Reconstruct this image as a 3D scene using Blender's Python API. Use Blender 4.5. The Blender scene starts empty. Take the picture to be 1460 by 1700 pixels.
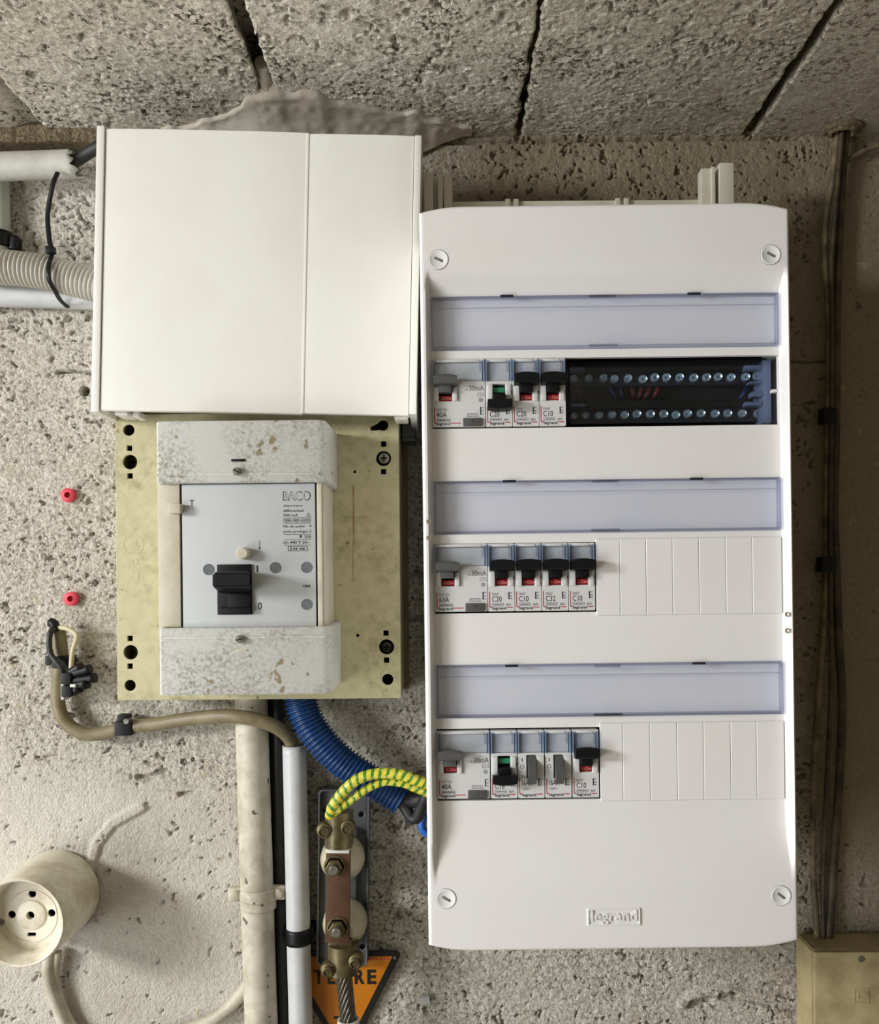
import bpy, bmesh, math, random
import numpy as np
from mathutils import Vector, Matrix

# ------------------------------------------------------------------ camera, world, light, exposure
SC = bpy.context.scene
COL = SC.collection
F = 1460.0            # focal length in pixels of the 1460 x 1700 photograph
VX, VY = 735.0, 950.0 # where the ceiling joints converge
DW = 0.755            # camera to wall
ZC = 1.50             # camera height above the floor
CEIL = ZC + 0.375

cam = bpy.data.cameras.new('camera')
cam.sensor_fit = 'HORIZONTAL'; cam.sensor_width = 36.0; cam.lens = 36.0
cam.shift_x = -(VX - 730.0) / 1460.0
cam.shift_y = (VY - 850.0) / 1460.0
cam.clip_start = 0.01
camo = bpy.data.objects.new('camera', cam); COL.objects.link(camo)
camo.location = (0, -DW, ZC); camo.rotation_euler = (math.pi / 2, 0, 0)
SC.camera = camo

w = bpy.data.worlds.new('cellar_air'); SC.world = w; w.use_nodes = True
w.node_tree.nodes['Background'].inputs[0].default_value = (0.985, 0.995, 1.0, 1)
w.node_tree.nodes['Background'].inputs[1].default_value = 0.62

def area(name, loc, target, size, size_y, power, col):
    l = bpy.data.lights.new(name, 'AREA'); l.shape = 'RECTANGLE'; l.size = size; l.size_y = size_y
    l.energy = power; l.color = col
    o = bpy.data.objects.new(name, l); COL.objects.link(o); o.location = loc
    o.rotation_euler = (Vector(target) - Vector(loc)).to_track_quat('-Z', 'Y').to_euler()
    return o
# daylight from the cellar opening to the left
area('cellar_window_light', (-1.75, -1.10, ZC + 0.30), (0, 0, ZC - 0.1), 0.50, 0.30, 46.0, (0.985, 0.995, 1.0))
# added soft fill from the lower left, brightens the ceiling
area('ceiling_fill_light', (-1.50, -1.35, ZC - 0.60), (0.1, -0.1, ZC + 0.35), 0.8, 1.0, 22.0, (0.985, 0.995, 1.0))

SC.view_settings.view_transform = 'Standard'
SC.view_settings.look = 'None'
SC.view_settings.exposure = -0.40
SC.view_settings.gamma = 1.0
SC.view_settings.use_curve_mapping = False

# ------------------------------------------------------------------ helpers
R = random.Random(7)
def dep(h): return DW - h / 1000.0
def W(px, py, h):
    d = dep(h)
    return Vector(((px - VX) * d / F, -h / 1000.0, ZC + (VY - py) * d / F))

class Fr:
    """a thing's own upright axes, rolled by th, with its base at h0 mm from the wall"""
    def __init__(s, cx, cy, th, h0, href):
        p = W(cx, cy, href); s.O = Vector((p.x, -h0 / 1000.0, p.z)); s.th = th; s.h0 = h0
        s.c, s.s = math.cos(th), math.sin(th)
    def L(s, px, py, h):
        v = W(px, py, h) - s.O
        return Vector((v.x * s.c + v.z * s.s, v.y, -v.x * s.s + v.z * s.c))
    def y(s, h): return -(h - s.h0) / 1000.0
    def rect(s, x0, y0, x1, y1, h0, h1):
        c = s.L((x0 + x1) / 2, (y0 + y1) / 2, h1); k = dep(h1) / F
        a, b = (x1 - x0) / 2 * k, (y1 - y0) / 2 * k
        return (c.x - a, c.x + a, s.y(h1), s.y(h0), c.z - b, c.z + b)
    def empty(s, name):
        o = bpy.data.objects.new(name, None); COL.objects.link(o)
        o.empty_display_size = 0.02
        o.location = s.O; o.rotation_euler = (0, -s.th, 0)
        return o
    def place(s, o):
        o.location = s.O; o.rotation_euler = (0, -s.th, 0); return o

def tag(o, label=None, cat=None, group=None, kind=None):
    if label: o['label'] = label
    if cat: o['category'] = cat
    if group: o['group'] = group
    if kind: o['kind'] = kind
    return o

def ob(name, me, mat=None, parent=None, smooth=None):
    o = bpy.data.objects.new(name, me); COL.objects.link(o)
    if mat is not None and len(me.materials) == 0: me.materials.append(mat)
    if parent is not None: o.parent = parent
    return o

def finish(bm, name, smooth=True, angle=35):
    bmesh.ops.recalc_face_normals(bm, faces=bm.faces[:])
    me = bpy.data.meshes.new(name)
    if smooth:
        for f in bm.faces: f.smooth = True
        ca = math.radians(angle)
        for e in bm.edges:
            if len(e.link_faces) == 2 and e.calc_face_angle(0) > ca: e.smooth = False
    bm.to_mesh(me); bm.free()
    return me

def add_box(bm, x0, x1, y0, y1, z0, z1, bev=0.0, seg=2, only=None):
    vs = [bm.verts.new(p) for p in ((x0,y0,z0),(x1,y0,z0),(x1,y1,z0),(x0,y1,z0),(x0,y0,z1),(x1,y0,z1),(x1,y1,z1),(x0,y1,z1))]
    fs = [bm.faces.new([vs[i] for i in q]) for q in ((0,1,5,4),(1,2,6,5),(2,3,7,6),(3,0,4,7),(4,5,6,7),(3,2,1,0))]
    if bev > 0:
        es = set(e for f in fs for e in f.edges)
        bmesh.ops.bevel(bm, geom=list(es), offset=bev, segments=seg, profile=0.6, affect='EDGES')
def box(rect, bev=0.0, seg=2, name='m'):
    bm = bmesh.new(); add_box(bm, *rect, bev, seg); return finish(bm, name)

def catmull(pts, n):
    P = [Vector(p) for p in pts]
    if len(P) == 2: return [P[0].lerp(P[1], i / n) for i in range(n + 1)]
    Q = [P[0] * 2 - P[1]] + P + [P[-1] * 2 - P[-2]]
    out = []
    for i in range(1, len(Q) - 2):
        a, b, c, d = Q[i-1], Q[i], Q[i+1], Q[i+2]
        for k in range(n):
            t = k / n
            out.append(0.5 * ((2*b) + (c-a)*t + (2*a-5*b+4*c-d)*t*t + (3*b-a-3*c+d)*t**3))
    out.append(P[-1].copy()); return out
def resample(pl, step):
    L = [0.0]
    for a, b in zip(pl, pl[1:]): L.append(L[-1] + (b - a).length)
    n = max(2, int(L[-1] / step)); out = []; j = 0
    for i in range(n + 1):
        s = L[-1] * i / n
        while j < len(L) - 2 and L[j+1] < s: j += 1
        t = (s - L[j]) / max(1e-9, L[j+1] - L[j]); out.append(pl[j].lerp(pl[j+1], min(1, t)))
    return out, L[-1] / n
def tube(pts, r, seg=14, step=0.004, name='tube', cap=True, flat=1.0, hollow=0.0, sub=10, up=None, cut=None):
    """round bar along a path; r is a radius or a function of arc length"""
    path, ds = resample(catmull(pts, sub), step)
    n = len(path); T = []
    for i in range(n):
        t = path[min(n-1, i+1)] - path[max(0, i-1)]; T.append(t.normalized())
    u = Vector(up) if up else (Vector((0, -1, 0)) if abs(T[0].y) < 0.9 else Vector((0, 0, 1)))
    u = (u - T[0] * u.dot(T[0])).normalized()
    V, UV, Fc = [], [], []
    for i in range(n):
        u = (u - T[i] * u.dot(T[i])).normalized(); v = T[i].cross(u)
        rr = r(i * ds) if callable(r) else r
        for k in range(seg):
            a = 2 * math.pi * k / seg
            p = path[i] + u * (math.cos(a) * rr * flat) + v * (math.sin(a) * rr)
            if cut: p = cut(p, i, n)
            V.append(p)
    for i in range(n - 1):
        for k in range(seg):
            k2 = (k + 1) % seg
            Fc.append((i*seg+k, i*seg+k2, (i+1)*seg+k2, (i+1)*seg+k))
            UV += [(k/seg, i*ds), ((k+1)/seg, i*ds), ((k+1)/seg, (i+1)*ds), (k/seg, (i+1)*ds)]
    nside = len(Fc)
    if hollow > 0:
        base = len(V); i0 = n - 1; rr = r(i0*ds) if callable(r) else r
        for back in (0, 6):
            c = sum((V[i0*seg+k] for k in range(seg)), Vector()) / seg
            for k in range(seg):
                V.append(c + (V[i0*seg+k] - c) * hollow - T[-1] * (ds * back))
        for k in range(seg):
            k2 = (k+1) % seg
            Fc.append((i0*seg+k, i0*seg+k2, base+k2, base+k)); Fc.append((base+k, base+k2, base+seg+k2, base+seg+k))
        Fc.append(tuple(range(seg))[::-1]); Fc.append(tuple(base+seg+k for k in range(seg)))
    elif cap:
        Fc.append(tuple(range(seg))[::-1]); Fc.append(tuple((n-1)*seg + k for k in range(seg)))
    me = bpy.data.meshes.new(name); me.from_pydata([tuple(p) for p in V], [], Fc)
    uvl = me.uv_layers.new(name='UVMap'); li = 0
    flat_uv = np.zeros(len(me.loops) * 2, dtype=np.float32)
    flat_uv[:len(UV)*2] = np.array(UV, dtype=np.float32).ravel()
    uvl.data.foreach_set('uv', flat_uv)
    sm = np.zeros(len(me.polygons), dtype=bool); sm[:nside] = True
    me.polygons.foreach_set('use_smooth', sm)
    me.update(); return me

def lathe(prof, seg=40, name='lathe', cap0=True, cap1=True, hexa=0):
    """profile of (radius, out) turned about the axis that points out of the wall (-y)"""
    bm = bmesh.new(); rings = []
    for r, o in prof:
        rings.append([bm.verts.new((r * math.cos(2*math.pi*k/seg), -o, r * math.sin(2*math.pi*k/seg))) for k in range(seg)])
    for a, b in zip(rings, rings[1:]):
        for k in range(seg): bm.faces.new((a[k], a[(k+1)%seg], b[(k+1)%seg], b[k]))
    if cap0: bm.faces.new(rings[0][::-1])
    if cap1: bm.faces.new(rings[-1])
    return finish(bm, name, True, 40 if seg > 10 else 20)

def circ(x, z, r, n=24): return [(x + r*math.cos(2*math.pi*i/n), z + r*math.sin(2*math.pi*i/n)) for i in range(n)]
def rectpts(x0, x1, z0, z1, r=0.0, n=5):
    if r <= 0: return [(x0,z0),(x1,z0),(x1,z1),(x0,z1)]
    out = []
    for cx, cz, a0 in ((x1-r,z0+r,-90),(x1-r,z1-r,0),(x0+r,z1-r,90),(x0+r,z0+r,180)):
        for i in range(n+1):
            a = math.radians(a0 + 90*i/n); out.append((cx + r*math.cos(a), cz + r*math.sin(a)))
    return out
def plate(loops, yf, yb, bev=0.0, name='plate'):
    """flat sheet in the wall's plane from outline + hole loops, front at yf, back at yb (local y)"""
    cu = bpy.data.curves.new('t', 'CURVE'); cu.dimensions = '2D'; cu.fill_mode = 'BOTH'
    for lp in loops:
        sp = cu.splines.new('POLY'); sp.points.add(len(lp) - 1); sp.use_cyclic_u = True
        for p, q in zip(sp.points, lp): p.co = (q[0], q[1], 0, 1)
    t = abs(yb - yf)
    cu.extrude = max(0.0, t / 2 - bev)
    if bev > 0: cu.bevel_depth = bev; cu.bevel_resolution = 1; cu.offset = -bev
    o = bpy.data.objects.new('t', cu); COL.objects.link(o)
    me = bpy.data.meshes.new_from_object(o); bpy.data.objects.remove(o); bpy.data.curves.remove(cu)
    M = Matrix.Translation((0, (yf + yb) / 2, 0)) @ Matrix.Rotation(math.pi/2, 4, 'X')
    me.transform(M); me.name = name; me.materials.clear()
    for p in me.polygons: p.use_smooth = False
    return me

TXT = {}
def text_mesh(s, wd, ht, off=0.0, ext=0.0):
    key = (s, round(wd, 6), round(ht, 6), off, ext)
    if key in TXT: return TXT[key]
    cu = bpy.data.curves.new('t', 'FONT'); cu.body = s; cu.size = 1.0; cu.offset = off; cu.resolution_u = 3
    cu.fill_mode = 'BOTH' if ext > 0 else 'FRONT'; cu.extrude = 0.5 if ext > 0 else 0.0
    o = bpy.data.objects.new('t', cu); COL.objects.link(o)
    me = bpy.data.meshes.new_from_object(o); bpy.data.objects.remove(o); bpy.data.curves.remove(cu)
    n = len(me.vertices); co = np.zeros(n * 3); me.vertices.foreach_get('co', co); co = co.reshape(-1, 3)
    lo, hi = co.min(0), co.max(0)
    co[:, 0] = (co[:, 0] - (lo[0]+hi[0])/2) * wd / max(1e-6, hi[0]-lo[0])
    co[:, 1] = (co[:, 1] - (lo[1]+hi[1])/2) * ht / max(1e-6, hi[1]-lo[1])
    out = np.stack([co[:, 0], -co[:, 2] * ext, co[:, 1]], 1)
    me.vertices.foreach_set('co', out.ravel()); me.update(); me.materials.clear()
    TXT[key] = me; return me
def put_text(name, s, fr, x0, y0, x1, y1, h, mat, parent, off=0.0, ext=0.0):
    k = dep(h) / F; me = text_mesh(s, (x1-x0)*k, (y1-y0)*k, off, ext)
    if me.materials and me.materials[0] != mat: me = me.copy(); me.materials.clear()
    o = ob(name, me, mat, parent); o.location = fr.L((x0+x1)/2, (y0+y1)/2, h); return o

def quads(rects, y, name='print'):
    """flat print: rectangles (x0,x1,z0,z1) at local depth y"""
    V, Fc = [], []
    for x0, x1, z0, z1 in rects:
        i = len(V); V += [(x0,y,z0),(x1,y,z0),(x1,y,z1),(x0,y,z1)]; Fc.append((i,i+1,i+2,i+3))
    me = bpy.data.meshes.new(name); me.from_pydata(V, [], Fc); me.update(); return me

# ------------------------------------------------------------------ materials
def srgb(r, g, b):
    f = lambda c: (c/255/12.92) if c/255 <= 0.04045 else ((c/255+0.055)/1.055)**2.4
    return (f(r), f(g), f(b), 1)
def nt_new(name):
    m = bpy.data.materials.new(name); m.use_nodes = True; n = m.node_tree
    return m, n, n.nodes['Principled BSDF']
def ramp(n, a, b, c0=(0,0,0,1), c1=(1,1,1,1)):
    r = n.nodes.new('ShaderNodeValToRGB'); r.color_ramp.elements[0].position = a; r.color_ramp.elements[1].position = b
    r.color_ramp.elements[0].color = c0; r.color_ramp.elements[1].color = c1; return r
def noise(n, scale, detail=4, rough=0.55, sc3=None, seed=0.0):
    tc = n.nodes.new('ShaderNodeTexCoord'); mp = n.nodes.new('ShaderNodeMapping')
    if sc3: mp.inputs['Scale'].default_value = sc3
    mp.inputs['Location'].default_value = (seed, seed * 0.7, seed * 1.3)
    t = n.nodes.new('ShaderNodeTexNoise'); t.inputs['Scale'].default_value = scale; t.inputs['Detail'].default_value = detail
    t.inputs['Roughness'].default_value = rough
    n.links.new(tc.outputs['Object'], mp.inputs['Vector']); n.links.new(mp.outputs['Vector'], t.inputs['Vector'])
    return t
def mixc(n, fac, a, b, amt=1.0):
    m = n.nodes.new('ShaderNodeMix'); m.data_type = 'RGBA'
    if amt != 1.0:
        mm = n.nodes.new('ShaderNodeMath'); mm.operation = 'MULTIPLY'; mm.inputs[1].default_value = amt
        n.links.new(fac, mm.inputs[0]); fac = mm.outputs[0]
    n.links.new(fac, m.inputs['Factor'])
    for v, sck in ((a, 'A'), (b, 'B')):
        i = [x for x in m.inputs if x.name == sck and x.type == 'RGBA'][0]
        if isinstance(v, tuple): i.default_value = v
        else: n.links.new(v, i)
    return [x for x in m.outputs if x.type == 'RGBA'][0]
def mat(name, col, rough=0.5, metal=0.0, dirt=None, dirt_amt=0.0, dscale=60, lo=0.45, hi=0.7, spots=None, sscale=250, slo=0.68, shi=0.72,
        bump=0.0, bscale=400, spec=0.5, seed=0.0, sc3=None, mask=0):
    m, n, b = nt_new(name); b.inputs['Roughness'].default_value = rough; b.inputs['Metallic'].default_value = metal
    b.inputs['Specular IOR Level'].default_value = spec
    cur = col
    if dirt is not None:
        t = noise(n, dscale, 6, 0.65, sc3, seed); r = ramp(n, lo, hi); n.links.new(t.outputs['Fac'], r.inputs['Fac'])
        fo = r.outputs['Color']
        if mask:
            tm = noise(n, mask, 4, 0.6, None, seed + 6); rm = ramp(n, 0.40, 0.62, (0.10, 0.10, 0.10, 1)); n.links.new(tm.outputs['Fac'], rm.inputs['Fac'])
            mu = n.nodes.new('ShaderNodeMath'); mu.operation = 'MULTIPLY'; n.links.new(fo, mu.inputs[0]); n.links.new(rm.outputs['Color'], mu.inputs[1]); fo = mu.outputs[0]
        cur = mixc(n, fo, cur, dirt, dirt_amt)
    if spots is not None:
        t = noise(n, sscale, 2, 0.5, None, seed + 3); r = ramp(n, slo, shi); n.links.new(t.outputs['Fac'], r.inputs['Fac'])
        cur = mixc(n, r.outputs['Color'], cur, spots, 0.85)
    if isinstance(cur, tuple): b.inputs['Base Color'].default_value = cur
    else: n.links.new(cur, b.inputs['Base Color'])
    if bump > 0:
        t = noise(n, bscale, 3, 0.6, None, seed + 9); bp = n.nodes.new('ShaderNodeBump')
        bp.inputs['Strength'].default_value = bump; bp.inputs['Distance'].default_value = 0.0006
        n.links.new(t.outputs['Fac'], bp.inputs['Height']); n.links.new(bp.outputs['Normal'], b.inputs['Normal'])
    return m
def clear(name, tint, gloss=0.12, rough=0.08):
    m = bpy.data.materials.new(name); m.use_nodes = True; n = m.node_tree; n.nodes.clear()
    out = n.nodes.new('ShaderNodeOutputMaterial'); mx = n.nodes.new('ShaderNodeMixShader'); mx.inputs[0].default_value = gloss
    tr = n.nodes.new('ShaderNodeBsdfTransparent'); tr.inputs[0].default_value = tint
    gl = n.nodes.new('ShaderNodeBsdfGlossy'); gl.inputs['Roughness'].default_value = rough; gl.inputs[0].default_value = (0.9, 0.92, 1, 1)
    n.links.new(tr.outputs[0], mx.inputs[1]); n.links.new(gl.outputs[0], mx.inputs[2]); n.links.new(mx.outputs[0], out.inputs[0])
    return m

def concrete(name, light, dark, brown, brown_amt, x_brown=None, fine=1.0, specks=0.6, z_w=0.0, grain=0.6, spk=0.575):
    m, n, b = nt_new(name); b.inputs['Roughness'].default_value = 0.92; b.inputs['Specular IOR Level'].default_value = 0.15
    t1 = noise(n, 9, 6, 0.65); r1 = ramp(n, 0.36, 0.66); n.links.new(t1.outputs['Fac'], r1.inputs['Fac'])
    c = mixc(n, r1.outputs['Color'], light, dark)
    t2 = noise(n, 380 * fine, 3, 0.7, None, 5.1); r2 = ramp(n, 0.42, 0.60); n.links.new(t2.outputs['Fac'], r2.inputs['Fac'])
    lt = (min(1, light[0]*1.22), min(1, light[1]*1.22), min(1, light[2]*1.20), 1)
    g_ = mixc(n, r2.outputs['Color'], lt, (dark[0]*0.70, dark[1]*0.67, dark[2]*0.62, 1))
    co = n.nodes.new('ShaderNodeAttribute'); co.attribute_name = 'coat'   # 1 where a smooth coat of plaster covers the concrete
    iv = n.nodes.new('ShaderNodeMath'); iv.operation = 'MULTIPLY_ADD'; iv.inputs[1].default_value = -0.8; iv.inputs[2].default_value = 1.0; n.links.new(co.outputs['Fac'], iv.inputs[0])
    gm = n.nodes.new('ShaderNodeMath'); gm.operation = 'MULTIPLY'; gm.inputs[1].default_value = grain; n.links.new(iv.outputs[0], gm.inputs[0])
    c = mixc(n, gm.outputs[0], c, g_)
    c = mixc(n, co.outputs['Fac'], c, lt, 0.35)
    # dark grains and pore-like specks, in patches
    t6 = noise(n, 250 * fine, 3, 0.6, None, 11.3); r6 = ramp(n, spk, spk + 0.035); n.links.new(t6.outputs['Fac'], r6.inputs['Fac'])
    t8 = noise(n, 26, 3, 0.6, None, 17.0); r8 = ramp(n, 0.40, 0.60, (0.12, 0.12, 0.12, 1)); n.links.new(t8.outputs['Fac'], r8.inputs['Fac'])
    mu = n.nodes.new('ShaderNodeMath'); mu.operation = 'MULTIPLY'; n.links.new(r6.outputs['Color'], mu.inputs[0]); n.links.new(r8.outputs['Color'], mu.inputs[1])
    mv = n.nodes.new('ShaderNodeMath'); mv.operation = 'MULTIPLY'; n.links.new(mu.outputs[0], mv.inputs[0]); n.links.new(iv.outputs[0], mv.inputs[1]); mu = mv
    c = mixc(n, mu.outputs[0], c, (dark[0]*0.16, dark[1]*0.15, dark[2]*0.13, 1), specks)
    if x_brown:
        # brown tone that grows towards one side of the concrete
        tc = n.nodes.new('ShaderNodeTexCoord'); sp = n.nodes.new('ShaderNodeSeparateXYZ'); n.links.new(tc.outputs['Object'], sp.inputs[0])
        t3 = noise(n, 6, 5, 0.7, None, 2.2)
        ad = n.nodes.new('ShaderNodeMath'); ad.operation = 'MULTIPLY_ADD'; ad.inputs[1].default_value = 0.30
        zz_ = n.nodes.new('ShaderNodeMath'); zz_.operation = 'MULTIPLY_ADD'; zz_.inputs[1].default_value = z_w
        n.links.new(sp.outputs['Z'], zz_.inputs[0]); xo_ = n.nodes.new('ShaderNodeMath'); xo_.operation = 'SUBTRACT'; xo_.inputs[1].default_value = z_w * 1.5
        n.links.new(sp.outputs['X'], xo_.inputs[0]); n.links.new(xo_.outputs[0], zz_.inputs[2])
        n.links.new(t3.outputs['Fac'], ad.inputs[0]); n.links.new(zz_.outputs[0], ad.inputs[2])
        mr = n.nodes.new('ShaderNodeMapRange'); mr.inputs['From Min'].default_value = x_brown[0] + 0.15; mr.inputs['From Max'].default_value = x_brown[1] + 0.15
        n.links.new(ad.outputs[0], mr.inputs['Value']); c = mixc(n, mr.outputs[0], c, brown, brown_amt)
        if z_w > 0:
            t7 = noise(n, 55, 3, 0.6, None, 14.2); r7 = ramp(n, 0.66, 0.69); n.links.new(t7.outputs['Fac'], r7.inputs['Fac'])
            c = mixc(n, r7.outputs['Color'], c, srgb(176, 164, 134), 0.6)
    n.links.new(c, b.inputs['Base Color'])
    t5 = noise(n, 520, 3, 0.75, None, 8.0); bp = n.nodes.new('ShaderNodeBump'); bp.inputs['Strength'].default_value = 1.0
    bp.inputs['Distance'].default_value = 0.0022
    n.links.new(t5.outputs['Fac'], bp.inputs['Height']); n.links.new(bp.outputs['Normal'], b.inputs['Normal'])
    return m

M = {}
M['wall'] = concrete('rough_plastered_concrete', srgb(208, 203, 192), srgb(178, 171, 158), srgb(144, 131, 104), 0.88, (0.06, 0.27), 1.0, 0.85, 0.55)
M['ceil'] = concrete('pitted_ceiling_concrete', srgb(238, 231, 216), srgb(214, 205, 188), srgb(150, 138, 114), 0.75, (0.0, 0.38), 0.85, 1.0, 0.0, 0.5, 0.548)
M['mortar'] = mat('smooth_grey_mortar', srgb(206, 198, 182), 0.9, 0, srgb(168, 158, 138), 0.8, 25, 0.4, 0.65, bump=0.5, bscale=150)
M['blocker'] = concrete('blocker_wall_concrete', srgb(170, 162, 148), srgb(146, 138, 124), srgb(90, 84, 70), 0.3)
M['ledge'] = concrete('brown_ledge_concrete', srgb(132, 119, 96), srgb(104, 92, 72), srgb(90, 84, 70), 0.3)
M['floor'] = concrete('floor_concrete', srgb(196, 192, 184), srgb(180, 175, 166), srgb(150, 144, 130), 0.3)
M['board'] = mat('white_board_plastic', srgb(237, 235, 233), 0.34, 0, srgb(231, 227, 223), 0.5, 12, 0.4, 0.7, bump=0.06, bscale=900)
M['board_in'] = mat('grey_inner_plastic', srgb(120, 122, 126), 0.5)
M['cavity'] = mat('dark_inner_tray', srgb(22, 23, 26), 0.6)
M['cream'] = mat('cream_trunking_plastic', srgb(234, 232, 225), 0.36, 0, srgb(226, 223, 213), 0.6, 14, 0.4, 0.7, bump=0.05, bscale=500)
M['trunk'] = mat('ivory_trunking_plastic', srgb(214, 209, 192), 0.45, 0, srgb(190, 184, 164), 0.5, 30)
M['carrier'] = mat('grey_label_strip', srgb(238, 239, 241), 0.5, 0, srgb(230, 232, 236), 0.6, 20)
M['lid'] = clear('clear_bluish_lid', (0.955, 0.96, 0.98, 1), 0.06, 0.25)
M['lidrim'] = clear('clear_blue_lid_edge', (0.86, 0.865, 0.925, 1), 0.10, 0.2)
M['smoke'] = clear('smoky_blue_cover', (0.86, 0.895, 0.93, 1), 0.035, 0.15)
M['bluec'] = clear('blue_clear_plastic', (0.66, 0.74, 0.85, 1), 0.10, 0.15)
M['dev'] = mat('grey_white_device_plastic', srgb(214, 214, 213), 0.42, 0, srgb(206, 206, 204), 0.6, 40)
M['insert'] = mat('grey_label_insert', srgb(204, 208, 208), 0.5, 0, srgb(194, 199, 200), 0.7, 60)
M['tog'] = mat('black_toggle_plastic', srgb(10, 11, 13), 0.5, spec=0.28)
M['greytog'] = mat('grey_toggle_plastic', srgb(82, 82, 81), 0.5)
M['red'] = mat('red_indicator', srgb(150, 22, 26), 0.45)
M['green'] = mat('green_indicator', srgb(52, 132, 98), 0.4)
M['ink'] = mat('black_ink', srgb(42, 42, 44), 0.6)
M['inkg'] = mat('grey_ink', srgb(112, 112, 114), 0.6)
M['inkr'] = mat('red_ink', srgb(186, 52, 60), 0.6)
M['inkw'] = mat('pale_ink', srgb(224, 160, 152), 0.6)
M['zinc'] = mat('blue_zinc_screw', srgb(200, 214, 222), 0.30, 0.7)
M['dkblue'] = mat('dark_blue_plastic', srgb(30, 35, 46), 0.4)
M['paleblue'] = mat('pale_blue_plastic', srgb(100, 112, 140), 0.4)
M['yellow'] = mat('yellowed_mounting_plate', srgb(192, 186, 148), 0.45, 0, srgb(132, 122, 82), 0.8, 120, 0.40, 0.72, spots=srgb(120, 108, 66), sscale=140, slo=0.70, shi=0.76, bump=0.06, mask=14)
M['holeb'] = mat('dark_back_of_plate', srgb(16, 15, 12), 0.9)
M['brk'] = mat('dirty_grey_breaker_cover', srgb(206, 206, 201), 0.55, 0, srgb(128, 118, 98), 0.9, 420, 0.42, 0.66, spots=srgb(140, 124, 92), sscale=95, slo=0.675, shi=0.70, bump=0.25, bscale=700, mask=24)
M['brkside'] = mat('beige_breaker_body', srgb(206, 199, 180), 0.5, 0, srgb(174, 162, 136), 0.6, 50, 0.45, 0.75, spots=srgb(120, 92, 60), sscale=160, slo=0.76, shi=0.79)
M['face'] = mat('pale_grey_face_plate', srgb(190, 193, 194), 0.4, 0, srgb(182, 184, 183), 0.6, 30, 0.4, 0.7, spots=srgb(130, 126, 118), sscale=150, slo=0.80, shi=0.82)
M['black'] = mat('black_plastic', srgb(13, 13, 15), 0.45, spec=0.3)
M['blackrub'] = mat('black_cable_sheath', srgb(26, 26, 28), 0.5, 0, srgb(52, 50, 46), 0.6, 90)
M['steel'] = mat('dull_steel', srgb(150, 148, 140), 0.4, 0.85, srgb(96, 90, 78), 0.6, 300)
M['dot'] = mat('grey_indicator_disc', srgb(104, 108, 110), 0.5, 0, srgb(86, 92, 92), 0.8, 300)
M['pipe'] = mat('painted_cream_pipe', srgb(198, 192, 174), 0.5, 0, srgb(152, 145, 122), 0.8, 45, 0.42, 0.68, spots=srgb(66, 58, 42), sscale=85, slo=0.685, shi=0.70, bump=0.2)
M['pvc'] = mat('light_grey_pvc', srgb(194, 195, 195), 0.4, 0, srgb(172, 172, 170), 0.6, 60, 0.45, 0.7)
M['pvcold'] = mat('dusty_grey_pvc', srgb(196, 194, 186), 0.5, 0, srgb(166, 162, 150), 0.7, 40, 0.42, 0.7)
M['pvcgreen'] = mat('grey_green_pvc', srgb(176, 178, 164), 0.5, 0, srgb(150, 150, 134), 0.7, 40)
M['corr'] = mat('grey_corrugated_plastic', srgb(188, 184, 174), 0.5, 0, srgb(166, 160, 148), 0.6, 60)
M['blue'] = mat('blue_corrugated_plastic', srgb(14, 56, 106), 0.38, 0, srgb(10, 44, 86), 0.6, 60)
M['bluewire'] = mat('blue_wire_insulation', srgb(44, 104, 190), 0.35)
M['olive'] = mat('olive_cable_sheath', srgb(132, 121, 92), 0.5, 0, srgb(92, 82, 58), 0.7, 60, 0.42, 0.7)
M['beige'] = mat('beige_wire_insulation', srgb(188, 178, 146), 0.5)
M['brown'] = mat('dirty_brown_cable', srgb(126, 113, 84), 0.65, 0, srgb(66, 55, 37), 0.9, 45, 0.4, 0.62)
M['dkcable'] = mat('grimy_dark_cable', srgb(84, 73, 53), 0.65, 0, srgb(40, 33, 23), 0.9, 45, 0.4, 0.62)
M['porc'] = mat('glazed_porcelain', srgb(188, 181, 156), 0.25, 0, srgb(156, 146, 116), 0.6, 50)
M['brass'] = mat('tarnished_brass', srgb(112, 102, 70), 0.38, 0.6, srgb(62, 57, 38), 0.8, 110, 0.42, 0.66)
M['copper'] = mat('oxidised_copper', srgb(90, 61, 41), 0.5, 0.25, srgb(66, 43, 29), 0.8, 80, spots=srgb(206, 196, 176), sscale=420, slo=0.74, shi=0.77)
M['traygrey'] = mat('dusty_grey_metal_base', srgb(88, 91, 91), 0.4, 0.3, srgb(58, 60, 60), 0.7, 60)
M['strand'] = mat('dull_copper_strand', srgb(104, 100, 90), 0.35, 0.8, srgb(60, 54, 44), 0.7, 200)
M['white'] = mat('white_sheath', srgb(216, 214, 206), 0.45)
M['sign'] = mat('orange_sign_enamel', srgb(188, 114, 12), 0.4, 0, srgb(164, 92, 8), 0.6, 25)
M['signb'] = mat('black_sign_enamel', srgb(24, 22, 20), 0.4)
M['bake'] = mat('cream_bakelite', srgb(224, 218, 200), 0.38, 0, srgb(164, 148, 112), 0.85, 38, 0.48, 0.74, bump=0.12)
M['jbox'] = mat('stained_beige_box', srgb(176, 161, 122), 0.5, 0, srgb(112, 94, 62), 0.8, 28, 0.42, 0.72)
M['plug'] = mat('red_wall_plug', srgb(212, 66, 84), 0.55)
M['wood'] = mat('brown_wood', srgb(122, 100, 66), 0.7, 0, srgb(86, 66, 40), 0.8, 30, sc3=(8, 8, 1))
M['streak'] = mat('thin_rust_stain', srgb(142, 114, 64), 0.5, 0, srgb(176, 164, 118), 0.9, 90)
M['redw'] = mat('dark_red_wire', srgb(92, 24, 28), 0.5)
M['navyw'] = mat('dark_blue_wire', srgb(28, 40, 84), 0.5)
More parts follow.
